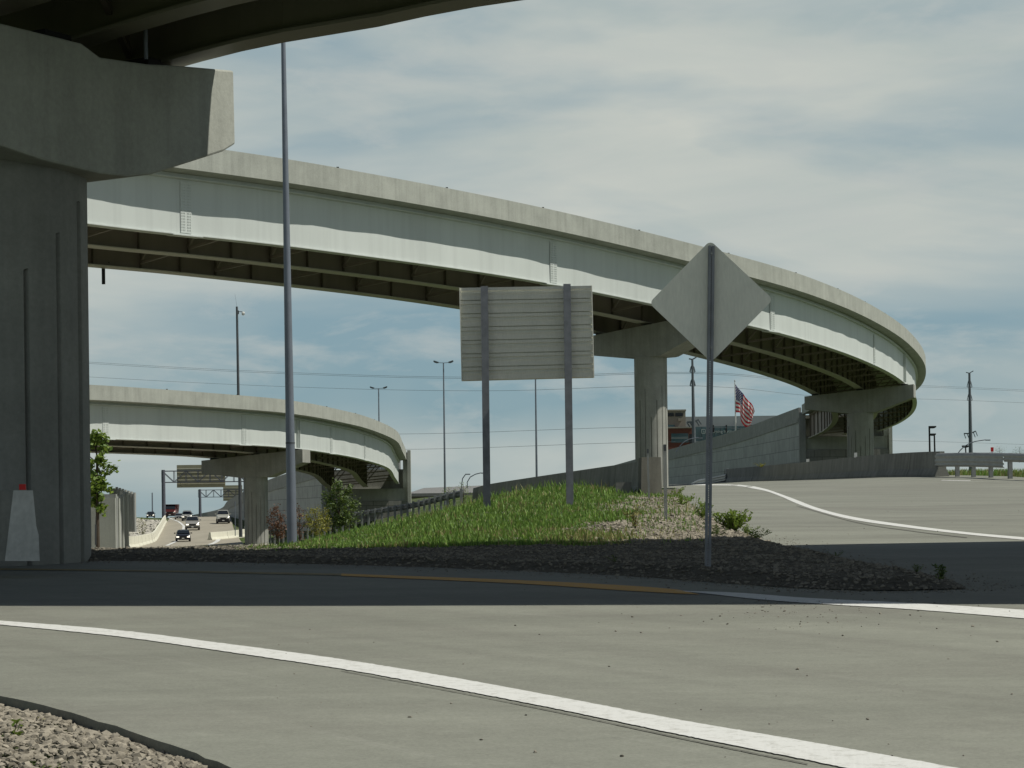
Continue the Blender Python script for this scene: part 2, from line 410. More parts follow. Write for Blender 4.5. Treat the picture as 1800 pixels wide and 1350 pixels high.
def tess(poly):
    bm = bmesh.new(); pv = [Vector((p[0], p[1], 0)) for p in poly]; vs = [bm.verts.new(p) for p in pv]
    for t in tessellate_polygon([pv]):
        try: bm.faces.new([vs[k] for k in t])
        except ValueError: pass
    bm.normal_update(); return bm
def drape(poly, off, name, mat, stepx=3.0, stepy=4.0, ymin=58, skirt=0.0, hfun=None):
    hfun = hfun or land
    bm = tess(poly)
    xs = [p[0] for p in poly]; ys = [p[1] for p in poly]
    y = max(ymin, min(ys) + .01)
    if ymin < min(ys): y = min(ys) + stepy / 2
    while y < max(ys):
        bmesh.ops.bisect_plane(bm, geom=bm.verts[:] + bm.edges[:] + bm.faces[:], plane_co=(0, y, 0), plane_no=(0, 1, 0)); y += stepy
    if stepx and (max(ys) > 58):
        x = min(xs) + stepx
        while x < max(xs):
            bmesh.ops.bisect_plane(bm, geom=bm.verts[:] + bm.edges[:] + bm.faces[:], plane_co=(x, 0, 0), plane_no=(1, 0, 0)); x += stepx
    for v in bm.verts: v.co.z = hfun(v.co.x, v.co.y) + off
    if skirt:
        be = [e for e in bm.edges if len(e.link_faces) == 1]
        r = bmesh.ops.extrude_edge_only(bm, edges=be)
        for g in r['geom']:
            if isinstance(g, bmesh.types.BMVert): g.co.z -= skirt
    bmesh.ops.recalc_face_normals(bm, faces=bm.faces)
    me = bpy.data.meshes.new(name); bm.to_mesh(me); bm.free(); me.materials.append(mat)
    # make sure the sheet faces up
    o = bpy.data.objects.new(name, me); COL.objects.link(o); ORG[o.name] = (0, 0, 0)
    return o
def xy(lst): return [(p.x, p.y) for p in lst]
near_edge = catmull([hit(x, y) for x, y in [(-420, 1120), (-150, 1183), (0, 1222), (150, 1260), (300, 1310), (420, 1357), (600, 1440)]], 6)
random.seed(3)
near_edge = [Vector((p.x + random.uniform(-.012, .012), p.y + random.uniform(-.02, .02), p.z)) for p in near_edge]
road_poly = [(-25, 24), (-16, 21.5), (-9, 17.2)] + xy(near_edge) + [(0.3, 4.0), (1.5, -8), (26, -8), (26, 40), (21, 70), (20.3, 78), (19.2, 88), (18.2, 103), (18.6, 128), (19.0, 175), (19.5, 250), (12, 250), (10.5, 175), (8.2, 110), (6.9, 84), (3.5, 60), (1.2, 44), (1.0, 28.4), (-25, 28.4)]
def hroad(X, Y): return tab(TU, Y) + 0.04 * max(0, min(12, X - 8)) * ss(60, 95, Y) * (1 - ss(250, 500, Y))
tag(drape(road_poly, 0, 'ramp_road', M['road'], skirt=.14, hfun=hroad), None, None, kind='structure')
fw = [(tab(TL, y), y) for y in range(40, 500, 10)] + [(tab(TR, y), y) for y in range(490, 30, -10)]
tag(drape(fw, .02, 'freeway_road', M['freeway'], ymin=30, skirt=.1), None, None, kind='structure')

def ribbon(pts, w, off, name, mat, hfun=None, rough=0.0):
    """painted line along XY points"""
    hfun = hfun or land; m = MB(); pts = resample([Vector((p[0], p[1], 0)) for p in pts], .25 if rough else .7); vs = []
    for i, p in enumerate(pts):
        a = pts[max(0, i - 1)]; b = pts[min(len(pts) - 1, i + 1)]; d = (b - a).normalized(); n = Vector((-d.y, d.x, 0))
        for s in (-1, 1):
            q = p + n * s * (w / 2 + random.uniform(-rough, rough)); vs.append((q.x, q.y, hfun(q.x, q.y) + off))
    m.add(vs, [(2 * i, 2 * i + 1, 2 * i + 3, 2 * i + 2) for i in range(len(pts) - 1)])
    o = m.build(name, mat, flip=True); return tag(o, None, None, kind='structure')
def band(top, bot, off, name, mat):
    """painted line given by its upper and lower edges in the photograph"""
    A = catmull([hit(x, y) for x, y in top], 36); B = catmull([hit(x, y) for x, y in bot], 36)
    m = MB(); n = len(A)
    vs = []
    for i in range(n):
        for q in (A[i], B[i]): vs.append((q.x, q.y + random.gauss(0, .008) * (1 if 'line' in name else .3), land(q.x, q.y) + off))
    m.add(vs, [(2 * i, 2 * i + 1, 2 * i + 3, 2 * i + 2) for i in range(n - 1)])
    return tag(m.build(name, mat), None, None, kind='structure')
band([(-100, 1084), (0, 1092), (200, 1108), (400, 1133), (600, 1160), (800, 1193), (1000, 1230), (1200, 1268), (1400, 1302), (1600, 1337), (1900, 1392)],
     [(-100, 1090), (0, 1099), (200, 1119), (400, 1147), (600, 1177), (800, 1213), (1000, 1252), (1200, 1294), (1400, 1334), (1600, 1376), (1900, 1445)], .006, 'edge_line', M['line'])
band([(1185, 1039), (1300, 1043), (1420, 1052), (1600, 1061), (1800, 1073), (2000, 1086)],
     [(1240, 1044), (1330, 1054), (1450, 1063), (1600, 1072), (1800, 1088), (2000, 1105)], .006, 'gore_line', M['line'])
M['yellow_worn'] = simple('worn_yellow_paint', (.30, .235, .11), .8, 0, .25, 6)
band([(-100, 999), (200, 1002), (600, 1009)], [(-100, 1001.5), (200, 1004.5), (600, 1012.5)], .006, 'yellow_line', M['yellow_worn'])
band([(600, 1009), (900, 1020), (1100, 1030), (1190, 1037)],
     [(600, 1013), (900, 1026), (1100, 1039), (1230, 1046)], .006, 'yellow_line', M['yellow'])
band([(1215, 851.2), (1262, 851.6), (1310, 853.5), (1350, 861), (1400, 879), (1440, 894), (1500, 909), (1600, 924), (1700, 936), (1800, 945), (1950, 958)],
     [(1215, 852.6), (1262, 853.2), (1310, 856), (1350, 864.5), (1400, 885), (1440, 899), (1500, 914), (1600, 928.5), (1700, 940), (1800, 949.5), (1950, 964)], .006, 'far_gore_line', M['line'])
# the second, thinner edge of the old lines and the tarred joint beside them
band([(600, 1180), (800, 1217), (1000, 1256.5), (1200, 1299), (1420, 1344)], [(600, 1180.7), (800, 1217.8), (1000, 1257.6), (1200, 1300.4), (1420, 1345.5)], .005, 'pavement_joint', M['tar'])
band([(1400, 889), (1500, 917), (1600, 933), (1700, 945)], [(1400, 889.6), (1500, 917.8), (1600, 933.9), (1700, 946)], .005, 'pavement_joint', M['tar'])
band([(1655, 844), (1706, 845)], [(1655, 844.7), (1706, 845.8)], .006, 'lane_dash', M['line'])
# freeway lines
ribbon([(XD(292, 205), 205), (XD(309, 232), 232), (XD(320, 262), 262), (XD(323, 300), 300), (XD(314, 330), 330), (XD(296, 372), 372)], .35, .04, 'freeway_edge_line', M['line'])
ribbon([(XD(362, 200), 200), (XD(378, 222), 222), (XD(386, 245), 245)], .5, .04, 'freeway_gore_line', M['line'])
ribbon([(XD(352, 188), 188), (XD(362, 200), 200)], .4, .04, 'freeway_yellow_line', M['yellow'])
ribbon([(XD(388, 246), 246), (XD(404, 250), 250)], .9, .045, 'freeway_chevron_line', M['line'])

# median island between the ramps (gravel and grass mound)
isl = [hit(x, y) for x, y in [(-300, 990), (0, 990), (230, 987), (600, 994), (900, 1004), (1100, 1013), (1250, 1024), (1400, 1034), (1550, 1039), (1700, 1036)]]
isl_far = [hit(x, y) for x, y in [(1660, 1018), (1560, 1000), (1450, 975), (1360, 957), (1300, 935), (1250, 912), (1215, 888), (1196, 868)]]
isl_edge = catmull([Vector((p.x, p.y, 0)) for p in isl], 6)[:-1] + catmull([Vector((p.x, p.y, 0)) for p in [isl[-1]] + isl_far], 6)
ISL = [(-24, isl_edge[0].y + .3)] + [(p.x, p.y) for p in isl_edge] + [(6.2, 76), (4.0, 84), (-12, 84), (-24, 60)]
ISL_soft = [(p.x, p.y) for p in isl_edge]
IA = np.array(ISL_soft); ISLN = np.array(ISL)
def inside(x, y):
    c = False; n = len(ISL); j = n - 1
    for i in range(n):
        xi, yi = ISL[i]; xj, yj = ISL[j]
        if (yi > y) != (yj > y) and x < (xj - xi) * (y - yi) / (yj - yi) + xi: c = not c
        j = i
    return c
def edge_dist(x, y):
    a = IA[:-1]; d = IA[1:] - a; p = np.array((x, y)) - a
    t = np.clip((p * d).sum(1) / np.maximum((d * d).sum(1), 1e-9), 0, 1)
    q = p - d * t[:, None]; return float(np.sqrt((q * q).sum(1).min()))
def lump(x, y):
    return .5 * math.sin(x * 2.1 + 1.3 * math.sin(y * 1.3)) * math.sin(y * 1.7 + x * .6) + .3 * math.sin(x * 5.3 + y * 2.2) * math.sin(y * 4.1 - x) + .2 * math.sin(9.7 * x + 3 * y) * math.sin(8.3 * y)
def isl_h(x, y):
    e = edge_dist(x, y); far = ss(66, 80, y)
    m = .012 + .10 * ss(0, .5, e) + .12 * ss(.6, 5, e) * ss(30, 46, y) * ss(-3, 1, x) + .03 * lump(x, y) * ss(0, .8, e)
    m -= .03 * ss(4, -2, x); m *= 1 - .7 * ss(29, 32, y) * ss(0, -3, x)
    return land(x, y) + m * (1 - far) - .02 * far
def island():
    bm = tess(ISL)
    ycut = axis([(19, 32, 44), (32, 50, 36), (50, 84, 34)]); xcut = axis([(-24, -10, 16), (-10, 9, 60)])
    for y in ycut: bmesh.ops.bisect_plane(bm, geom=bm.verts[:] + bm.edges[:] + bm.faces[:], plane_co=(0, y, 0), plane_no=(0, 1, 0))
    for x in xcut: bmesh.ops.bisect_plane(bm, geom=bm.verts[:] + bm.edges[:] + bm.faces[:], plane_co=(x, 0, 0), plane_no=(1, 0, 0))
    for v in bm.verts: v.co.z = isl_h(v.co.x, v.co.y)
    bmesh.ops.recalc_face_normals(bm, faces=bm.faces)
    me = bpy.data.meshes.new('median_ground'); bm.to_mesh(me); bm.free(); me.materials.append(M['soil'])
    for p in me.polygons: p.use_smooth = True
    o = bpy.data.objects.new('median_ground', me); COL.objects.link(o); return o
tag(island(), None, None, kind='structure')

def surf(x, y): return isl_h(x, y) if inside(x, y) else land(x, y) - .12

# gravel stuff
def stones(name, pts, mat, r0, r1, sink=.3):
    m = MB()
    for (x, y, z) in pts:
        r = r0 + (r1 - r0) * random.random() ** 2.2
        m.ico((x, y, z + r * (.5 - sink)), r, .38, (1, random.uniform(.5, 1), random.uniform(.3, .75)))
    return m.build(name, mat, flip=False)
random.seed(11)
pts = []
EX = [(p.x, p.y) for p in near_edge]
exs = np.array([p[0] for p in EX]); eys = np.array([p[1] for p in EX]); order = np.argsort(exs)
def edge_y(x): return float(np.interp(x, exs[order], eys[order]))
while len(pts) < 22000:
    x = random.uniform(-4.6, .25); ye = edge_y(x); y = ye - random.random() ** 1.0 * 4.2
    if y < 5.6: continue
    if abs(x) > y * .30 + .5: continue
    d = ye - y; pts.append((x, y, land(x, y) - .055 + .036 * ss(.0, .3, d) + .015 * math.sin(5 * x) * math.sin(4 * y)))
tag(stones('shoulder_gravel', pts, M['stone_tan'], .008, .034), 'loose crushed stone along the near pavement edge', 'gravel', kind='stuff')
pts = []
while len(pts) < 21000:
    y = random.uniform(19, 31.5); x = random.uniform(-9, 8)
    if abs(x) > y * .3: continue
    if inside(x, y): pts.append((x, y, isl_h(x, y)))
tag(stones('median_gravel', pts, M['stone_dark'], .010, .034, .42), 'dirty dark gravel on the shaded end of the median', 'gravel', kind='stuff')
pts = []
while len(pts) < 17000:
    u = random.random(); y = 29 + 33 * u ** 1.2; px = random.gauss(1165, 48) if y > 38 else random.gauss(1190, 75)
    x = XD(px, y)
    if not inside(x, y): continue
    pts.append((x, y, isl_h(x, y)))
tag(stones('pale_gravel', pts, M['stone_tan'], .016, .06, .4), 'pale sunlit gravel patch around the marker posts on the median', 'gravel', kind='stuff')
# riprap beside the freeway and under the lower bridge pier
pts = []
for _ in range(2600):
    t = random.random(); y = 130 + 60 * t; x = XD(455 + random.gauss(0, 22), y) ; pts.append((x, y, land(x, y) - .1))
for _ in range(900):
    y = random.uniform(60, 130); x = tab(TXV, y) + 1.5 + random.gauss(0, 1.2); pts.append((x, y, land(x, y) - .1))
tag(stones('riprap', pts, M['stone_pale'], .15, .42, .35), 'pale broken rock at the foot of the lower bridge pier', 'rocks', kind='stuff')
pts = []
for _ in range(5200):
    y = random.uniform(150, 345); x = tab(TL, y) - 1.3 - abs(random.gauss(0, 6)); pts.append((x, y, land(x, y) - .1))
tag(stones('bank_rock', pts, M['stone_pale'], .15, .5, .35), 'pale rock covering the bank left of the freeway', 'rocks', kind='stuff')
# debris on the pavement
random.seed(5); pts = []
for _ in range(150):
    px = random.gauss(1420, 90); py = 1052 + abs(random.gauss(0, 22)); p = hit(px, py); pts.append((p.x, p.y, p.z))
for _ in range(140):
    px = random.uniform(900, 1800); py = random.uniform(1030, 1120) if random.random() < .5 else random.uniform(870, 950)
    if py < 1000 and px < 1330: px += 300
    p = hit(px, py); pts.append((p.x, p.y, p.z))
for _ in range(60):
    p = hit(random.uniform(400, 1800), random.uniform(1080, 1340)); pts.append((p.x, p.y, p.z))
for _ in range(5200):
    i = random.randrange(len(isl_edge)); p = isl_edge[i]; x = p.x + random.gauss(0, .3); y = p.y + random.gauss(0, .22)
    if p.x > -10: pts.append((x, y, land(x, y)))
tag(stones('road_grit', pts, M['stone_dark'], .004, .014, .2), 'scattered grit and small stones on the pavement', 'grit', kind='stuff')

# ------------------------------------------------------------------ grass and weeds
def blades(m, x, y, z, n, h, spread, wd, lean=.5):
    for _ in range(n):
        a = random.random() * 6.28; bx = x + random.gauss(0, spread); by = y + random.gauss(0, spread)
        hh = h * random.uniform(.5, 1.25); la = random.random() * 6.28; ln = lean * hh * random.random()
        dx, dy = math.cos(a) * wd, math.sin(a) * wd; tx, ty = math.cos(la) * ln, math.sin(la) * ln
        m.add([(bx - dx, by - dy, z), (bx + dx, by + dy, z), (bx + dx * .7 + tx * .35, by + dy * .7 + ty * .35, z + hh * .6), (bx - dx * .7 + tx * .35, by - dy * .7 + ty * .35, z + hh * .6), (bx + tx, by + ty, z + hh)],
              [(0, 1, 2, 3), (3, 2, 4)])
random.seed(21); g = MB(); gd = MB(); cnt = 0
while cnt < 23000:
    y = 28.5 + 82 * random.random() ** 1.5
    px = random.uniform(425, 1210); x = XD(px, y)
    lim = 1075 + 40 * math.sin(y * .5) + 25 * math.sin(y * 1.7)
    if px > lim and random.random() > .06 and y < 57: continue
    if y > 60 and x > 3.6 - (y - 62) * .142: continue
    if y < 60 and not inside(x, y): continue
    cl = lump(x * .5, y * .5)
    if random.random() > .88 + cl: continue
    cnt += 1; z = surf(x, y) - .02
    dp = max(0, lump(x * .35 + 2, y * .3))
    tgt = gd if random.random() < (.08 + .55 * dp + (.35 if px > 950 and y < 34 else 0)) else g
    hh = (.07 + .055 * cl + .04 * ss(30, 50, y)) * (.55 + .45 * ss(520, 800, px)) if y < 60 else .2
    if random.random() < .07: hh *= 1.9
    blades(tgt, x, y, z, 5, hh, .10 + y * .0012, .006 + y * .00022)
for _ in range(5000):        # farther slope
    y = random.uniform(95, 190); px = random.uniform(470, 800); x = XD(px, y)
    blades(g, x, y, land(x, y) - .12, 3, .25, .25, .03)
for _ in range(2600):        # strip behind the right guardrail
    y = random.uniform(60, 112); x = tab([(60, 23.5), (78, 21.2), (88, 19.8), (112, 19)], y) + random.random() * 3
    blades(g if random.random() < .6 else gd, x, y, land(x, y) - .12, 4, .32, .15, .02)
for _ in range(170):         # low tufts on the gravel patch
    y = random.uniform(30, 54); x = XD(random.gauss(1165, 45), y)
    if inside(x, y): blades(g if random.random() < .6 else gd, x, y, surf(x, y), 6, .09, .08, .008)
for _ in range(900):         # fringe near the crest at the left and on the rock bank
    y = random.uniform(30, 33); x = XD(random.uniform(165, 480), y); blades(gd, x, y, surf(x, y), 2, .045, .1, .004)
for _ in range(700):
    y = random.uniform(225, 330); x = tab(TL, y) - 5 - random.random() * 8; blades(gd, x, y, land(x, y), 3, .8, .4, .06)
tag(g.build('grass', M['grass'], flip=False), 'green grass on the median slope', 'grass', kind='stuff')
tag(gd.build('dry_grass', M['grass_dry'], flip=False), 'straw-coloured dry grass among the green', 'grass', kind='stuff')

def weed(px, py, hpx, label, mat='leaf_bright', D=None, wide=.5, n=160, group='weeds on the gravel'):
    p = hit(px, py) if D is None else P(px, py, D); s = F / p.y; h = hpx / s; z0 = surf(p.x, p.y) if D is None else p.z
    base = Vector((p.x, p.y, z0)); t = thing('weed', base, label, 'weed', group); st = MB(); lf = MB()
    for k in range(max(5, n // 18)):
        a = random.random() * 6.28; tip = base + Vector((math.cos(a) * h * wide * random.random(), math.sin(a) * h * wide * random.random(), h * random.uniform(.55, 1)))
        st.tube(base, tip, h * .012, h * .005, 4, False)
        for _ in range(n // max(5, n // 18)):
            u = random.uniform(.15, 1); q = base.lerp(tip, u) + Vector((random.gauss(0, h * .05), random.gauss(0, h * .05), random.gauss(0, h * .03)))
            d = Vector((random.gauss(0, 1), random.gauss(0, 1), random.uniform(.1, 1.2))).normalized() * h * random.uniform(.10, .20)
            w = d.cross(Vector((random.random(), random.random(), random.random()))).normalized() * h * .034
            lf.add([q - w, q + w, q + d * .6 + w * .8, q + d, q + d * .6 - w * .8], [(0, 1, 2, 3, 4)])
    st.build('stem', M['bark'], t, flip=False); lf.build('leaves', M[mat], t, flip=False); return t
random.seed(31)
weed(1288, 942, 40, 'tall bright green weed clump right of the diamond sign post on the pavement edge', n=1000, wide=1.0)
weed(1312, 944, 22, 'low green weed sprig just right of the tallest clump', n=200, wide=1.3)
weed(1235, 921, 32, 'pointed green weed left of the diamond sign post behind the gravel', n=240, wide=.6)
weed(1198, 896, 24, 'low green weed on the gravel right of the taller marker post', n=240, wide=1.2)
weed(1188, 878, 20, 'small green tuft at the top of the gravel patch beside the end pillar', n=160, wide=1.2)
weed(1330, 962, 22, 'green and yellow weed clump where the shadow edge meets the median', n=260, wide=1.6)
weed(1262, 960, 26, 'thin branching weed in front of the diamond sign post base', 'leaf_green', n=150, wide=1.4)
weed(1562, 1000, 22, 'dark weed in the shade near the middle of the median tip', 'leaf_green', n=180, wide=1.0)
weed(1652, 1030, 30, 'upright dark weed in the shade near the very tip of the median', 'leaf_green', n=200, wide=.5)
weed(1612, 1022, 16, 'low dark weed in the shade left of the upright one', 'leaf_green', n=160, wide=1.4)
weed(1470, 985, 12, 'flat dark weed in the shade along the far side of the median', 'leaf_green', n=130, wide=2)
weed(1082, 1005, 14, 'low shaded weed on the dark gravel left of the sign post', 'leaf_green', n=120, wide=2)
weed(1118, 940, 46, 'tall thin brown stalks between grass and gravel', 'grass_dry', n=60, wide=.7)
weed(70, 1262, 50, 'thin upright grass stalks at the near pavement edge', 'grass_dry', n=24, wide=.25, group='weeds in the near gravel')
weed(15, 1290, 85, 'red-stemmed weed with green tip at the left corner of the gravel', 'leaf_bright', n=90, wide=.8, group='weeds in the near gravel')
weed(80, 1345, 48, 'green grass tuft in the near gravel beside the left corner', 'leaf_bright', n=150, wide=.9, group='weeds in the near gravel')
weed(180, 1318, 30, 'small green sprig in the middle of the near gravel', 'leaf_green', n=50, wide=.5, group='weeds in the near gravel')
weed(1338, 822, 9, 'yellow-green weed growing over the far barrier in front of the panelled wall', 'leaf_yellow', D=134, n=260, wide=1.6, group='weeds by the barrier')
weed(805, 905, 16, 'dark shrub at the end of the guardrail next to the concrete barrier', 'leaf_green', D=88, n=200, wide=1.2, group='weeds by the barrier')

# ------------------------------------------------------------------ flyover bridges
class Path:
    def __init__(s, pts, step=1.0):
        s.p = resample(catmull([Vector(q) for q in pts], 12), step); s.n = []
        for i in range(len(s.p)):
            d = s.p[min(i + 1, len(s.p) - 1)] - s.p[max(i - 1, 0)]; d.z = 0; d.normalize(); s.n.append(Vector((-d.y, d.x, 0)))
    def at(s, i, o, dz, bank): return s.p[i] + s.n[i] * o + Vector((0, 0, dz - bank * o))
    def near_px(s, px, o=0, ymax=1e9):
        best = min((i for i in range(len(s.p)) if (s.p[i] + s.n[i] * o).y < ymax), key=lambda i: abs(proj(s.p[i] + s.n[i] * o)[0] - px)); return best
def flyover(pth, bank, label, splices, bearings, girders=(1.0, 5.0, 9.0), W=10.0, gd_top=-1.38, T=4.0, seedv=1, i1=None, sparse=0, ymax=1e9):
    N = len(pth.p); i1 = i1 or N - 1
    root = thing('flyover_bridge', pth.p[N // 2] - Vector((0, 0, 5)), label, 'bridge')
    def sweep(sec, name, mat, rng=None, smooth=False, par=None):
        m = MB(); rng = rng or range(0, i1 + 1)
        m.loft([[pth.at(i, o, dz, bank) for o, dz in sec] for i in rng], True, True, smooth); return m.build(name, mat, par or root)
    pr = sweep([(.015, 0), (.26, 0), (.42, -.88), (.015, -.88)], 'parapet', M['conc'])
    sweep([(W - .26, 0), (W - .015, 0), (W - .015, -.88), (W - .42, -.88)], 'parapet', M['conc'])
    sweep([(0, -.885), (W, -.885), (W, -1.15), (0, -1.15)], 'deck_slab', M['conc'])
    for i in range(5, i1, 9):
        rf = MB(); rf.box(pth.at(i, .14, .04, bank), (.12, .12, .08)); rf.build('reflector', M['black'], pr)
    zb = -T
    for gi, o in enumerate(girders):
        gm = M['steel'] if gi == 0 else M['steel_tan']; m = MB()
        rows = 8; rings = []
        for i in range(0, i1 + 1):
            r = []
            for k in range(rows + 1):
                u = k / rows; z = gd_top + (zb + .05 - gd_top) * u
                wv = (.014 * math.sin(i * 2 * math.pi / 4.6 + seedv) + .009 * math.sin(i * 1.07 + 2 * seedv)) * math.sin(math.pi * u) if gi == 0 else 0
                r.append(pth.at(i, o + wv, z, bank) + Vector((0, 0, bank * 0)))
            rings.append(r)
        m.loft(rings, False, False, True)
        rings = [[p + pth.n[i] * .03 for p in r] for i, r in enumerate(rings)]
        m.loft(rings, False, False, True)
        m.loft([[pth.at(i, o - .22, gd_top + .05, bank), pth.at(i, o + .25, gd_top + .05, bank), pth.at(i, o + .25, gd_top, bank), pth.at(i, o - .22, gd_top, bank)] for i in range(i1 + 1)])
        m.loft([[pth.at(i, o - .12, -1.152, bank), pth.at(i, o + .15, -1.152, bank), pth.at(i, o + .15, gd_top + .052, bank), pth.at(i, o - .12, gd_top + .052, bank)] for i in range(i1 + 1)])
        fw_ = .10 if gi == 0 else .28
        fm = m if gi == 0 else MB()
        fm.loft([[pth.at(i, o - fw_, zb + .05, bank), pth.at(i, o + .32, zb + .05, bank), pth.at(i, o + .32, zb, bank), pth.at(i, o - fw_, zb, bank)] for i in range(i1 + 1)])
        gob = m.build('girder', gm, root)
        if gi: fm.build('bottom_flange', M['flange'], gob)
        if gi == 0:
            for px in splices:
                i = pth.near_px(px, o, ymax); a = pth.at(i, o - .028, 0, bank); d = Vector((pth.n[i].y, -pth.n[i].x, 0)); s = MB()
                zc = (gd_top + zb) / 2
                c = a + Vector((0, 0, zc)); R = Matrix((d, pth.n[i], Vector((0, 0, 1)))).transposed()
                s.box(c, (.62, .03, (gd_top - zb) - .22), R=R); b = s; nz = 17
                for kx in (-.24, -.16, -.08, .08, .16, .24):
                    for kz in range(nz):
                        z = (gd_top - zb - .5) * (kz / (nz - 1) - .5); b.box(c + d * kx + Vector((0, 0, z)) - pth.n[i] * .025, (.03, .03, .045), R=R)
                s.build('splice_plate', M['steel'], gob)
                s = MB(); s.box(a + Vector((0, 0, zb - .02)) + pth.n[i] * .1, (1.7, .55, .05), R=R); s.build('flange_plate', M['steel'], gob)
            for px in bearings:
                i = pth.near_px(px, o, ymax); d = Vector((pth.n[i].y, -pth.n[i].x, 0)); R = Matrix((d, pth.n[i], Vector((0, 0, 1)))).transposed()
                s = MB()
                for q in (-.2, .2): s.box(pth.at(i, o - .10, (gd_top + zb) / 2 + .02, bank) + d * q, (.04, .2, gd_top - zb - .12), R=R)
                s.build('bearing_stiffener', M['steel'], gob)
        for i in range(2, i1, 3 if sparse < 1 else 6):
            d = Vector((pth.n[i].y, -pth.n[i].x, 0)); R = Matrix((d, pth.n[i], Vector((0, 0, 1)))).transposed()
            for sgn in ((1,) if gi == 0 else (-1, 1)):
                st = MB(); st.box(pth.at(i, o + sgn * .12 + (.02), (gd_top + zb) / 2, bank), (.025, .16, gd_top - zb - .15), R=R); st.build('stiffener', M['steel_dark'], gob)
    for a, b in zip(girders, girders[1:]):
        for i in range(2, i1, 6):
            m = MB(); A = pth.at(i, a + .1, zb + .35, bank); B = pth.at(i, b - .1, zb + .35, bank); Ct = pth.at(i, (a + b) / 2, gd_top - .2, bank)
            At = pth.at(i, a + .1, gd_top - .2, bank); Bt = pth.at(i, b - .1, gd_top - .2, bank)
            m.bar(A, B, .1, .12); m.bar(At, Bt, .1, .1); m.bar(A, Ct, .1, .1); m.bar(B, Ct, .1, .1); m.build('cross_frame', M['steel_tan'], root)
    return root
def ring_column(base, top, R, grooves, face_az, gh):
    m = MB(); N = 216; hs = sorted(set(gh)); zs = [base.z] + [z for h in hs for z in (h - .02, h)] + [top]
    rings = []
    for z in zs:
        r = []
        for k in range(N):
            th = 2 * math.pi * k / N; rr = R
            for g_, h_ in zip(grooves, gh):
                dd = abs((th - face_az - g_ + math.pi) % (2 * math.pi) - math.pi)
                if dd < .02 and z < h_ - .01: rr = R - .07
            r.append(Vector((base.x + rr * math.cos(th), base.y + rr * math.sin(th), z)))
        rings.append(r)
    m.loft(rings, True, True, False); return m
def pier(center, axis_dir, zleft, zright, half, R, ground, label, end_h=1.15, mid_h=2.0, thick=1.9, gtop=2.2, flat=1.3, name_cat='bridge pier', col_off=0.0, facing=None, bearings=(-4, 0, 4), seats=True, group=None):
    """axis_dir points to the picture's right; zleft/zright are the cap top heights at its ends"""
    u = Vector((axis_dir[0], axis_dir[1], 0)).normalized(); n = Vector((u.y, -u.x, 0)); c = Vector((center[0], center[1], ground))
    t = thing('bridge_pier', c, label, 'bridge pier', group)
    def top(s): return zleft + (zright - zleft) * (s + half) / (2 * half)
    mid = top(0) - mid_h
    prof = [(-half, top(-half)), (half, top(half)), (half, top(half) - end_h), (flat + .25, mid + .03), (flat, mid), (-flat, mid), (-flat - .25, mid + .03), (-half, top(-half) - end_h)]
    m = MB(); m.prism([c + u * s + n * (-thick / 2) + Vector((0, 0, z - ground)) for s, z in prof], n * thick)
    cap = m.build('cap_beam', M['conc_dark'], t)
    cc = c + u * col_off; gaz = math.atan2(-cc.y, -cc.x) if facing is None else facing
    gr = [rad(a) for a in (-84, -63, -42, -21, 0, 21, 42, 63, 84)]; hh = mid - ground
    ghs = [mid - hh * f for f in (.09, .16, .3, .22, .42, .3, .2, .12, .1)] if gtop is None else [mid - gtop * f for f in (.4, .25, .55, .35, 1.25, .9, .55, .1, .4)]
    ring_column(Vector((cc.x, cc.y, ground - .6)), mid + .02, R, gr, gaz, ghs).build('column', M['conc_dark'], t)
    for s in bearings:
        b = MB(); b.box(c + u * s + Vector((0, 0, top(s) + .07 - ground)), (.55, .7, .14), rz=math.atan2(u.y, u.x)); b.build('bearing', M['black'], t)
    return t

B1 = [(-52, 50, 17.55), (-36, 68, 17.5), (-27, 79, 17.3), (-18.2, 91.6, 17.28), (-9.0, 101.5, 17.28), (2.9, 118, 17.3), (15.9, 132.6, 16.1), (22.7, 144, 15.6), (29.0, 160, 15.4), (34.8, 178, 15.2), (39.5, 195, 14.6), (42.7, 212, 14.0), (43.9, 226, 13.4), (44.1, 240, 13.0)]
p1 = Path(B1); BK = .085
flyover(p1, BK, 'nearer and higher curved flyover with pale steel girders sweeping across to the right', (330, 968, 1360, 1535), (1587, 1236), seedv=1, ymax=186)
B2 = [(-74, 128, 10.3), (-52, 142, 10.25), (-42, 149, 10.2), (-31.6, 157.5, 10.14), (-21.9, 172.8, 10.04), (-18.5, 181, 9.95), (-16.2, 191, 9.8), (-14, 202, 9.5), (-12.5, 222, 9.05), (-12.5, 236, 8.2), (-12.9, 252, 7.7)]
p2 = Path(B2)
flyover(p2, .085, 'lower and farther curved flyover ending at the abutment left of centre', (185, 433, 583, 640), (523,), seedv=2.3)

def pier_under(pth, px, outer_px_o, label, ground, bank=.085, R=1.06, gtop=None):
    i = pth.near_px(px, 1.0, 186 if pth is p1 else 1e9); n = pth.n[i]
    c = pth.at(i, 5.0, 0, bank); zc = c.z - 4.0 - .14
    return pier((c.x, c.y), (-n.x, -n.y), zc - .085 * 4.85, zc + .085 * 4.85, 4.85, R, ground, label, gtop=gtop, bearings=(-4.0, 0, 4.0))
pier_under(p1, 1236, 1.2, 'round grooved pier in the middle, right of the rectangular sign, carrying the higher flyover', .6, gtop=None)
pier_under(p1, 1590, 1.2, 'farther round pier at the right where the higher flyover turns away', 1.3, R=1.18)
pier_under(p2, 523, 1.2, 'round pier of the lower flyover standing beside the freeway behind the tall light pole', -2.6)

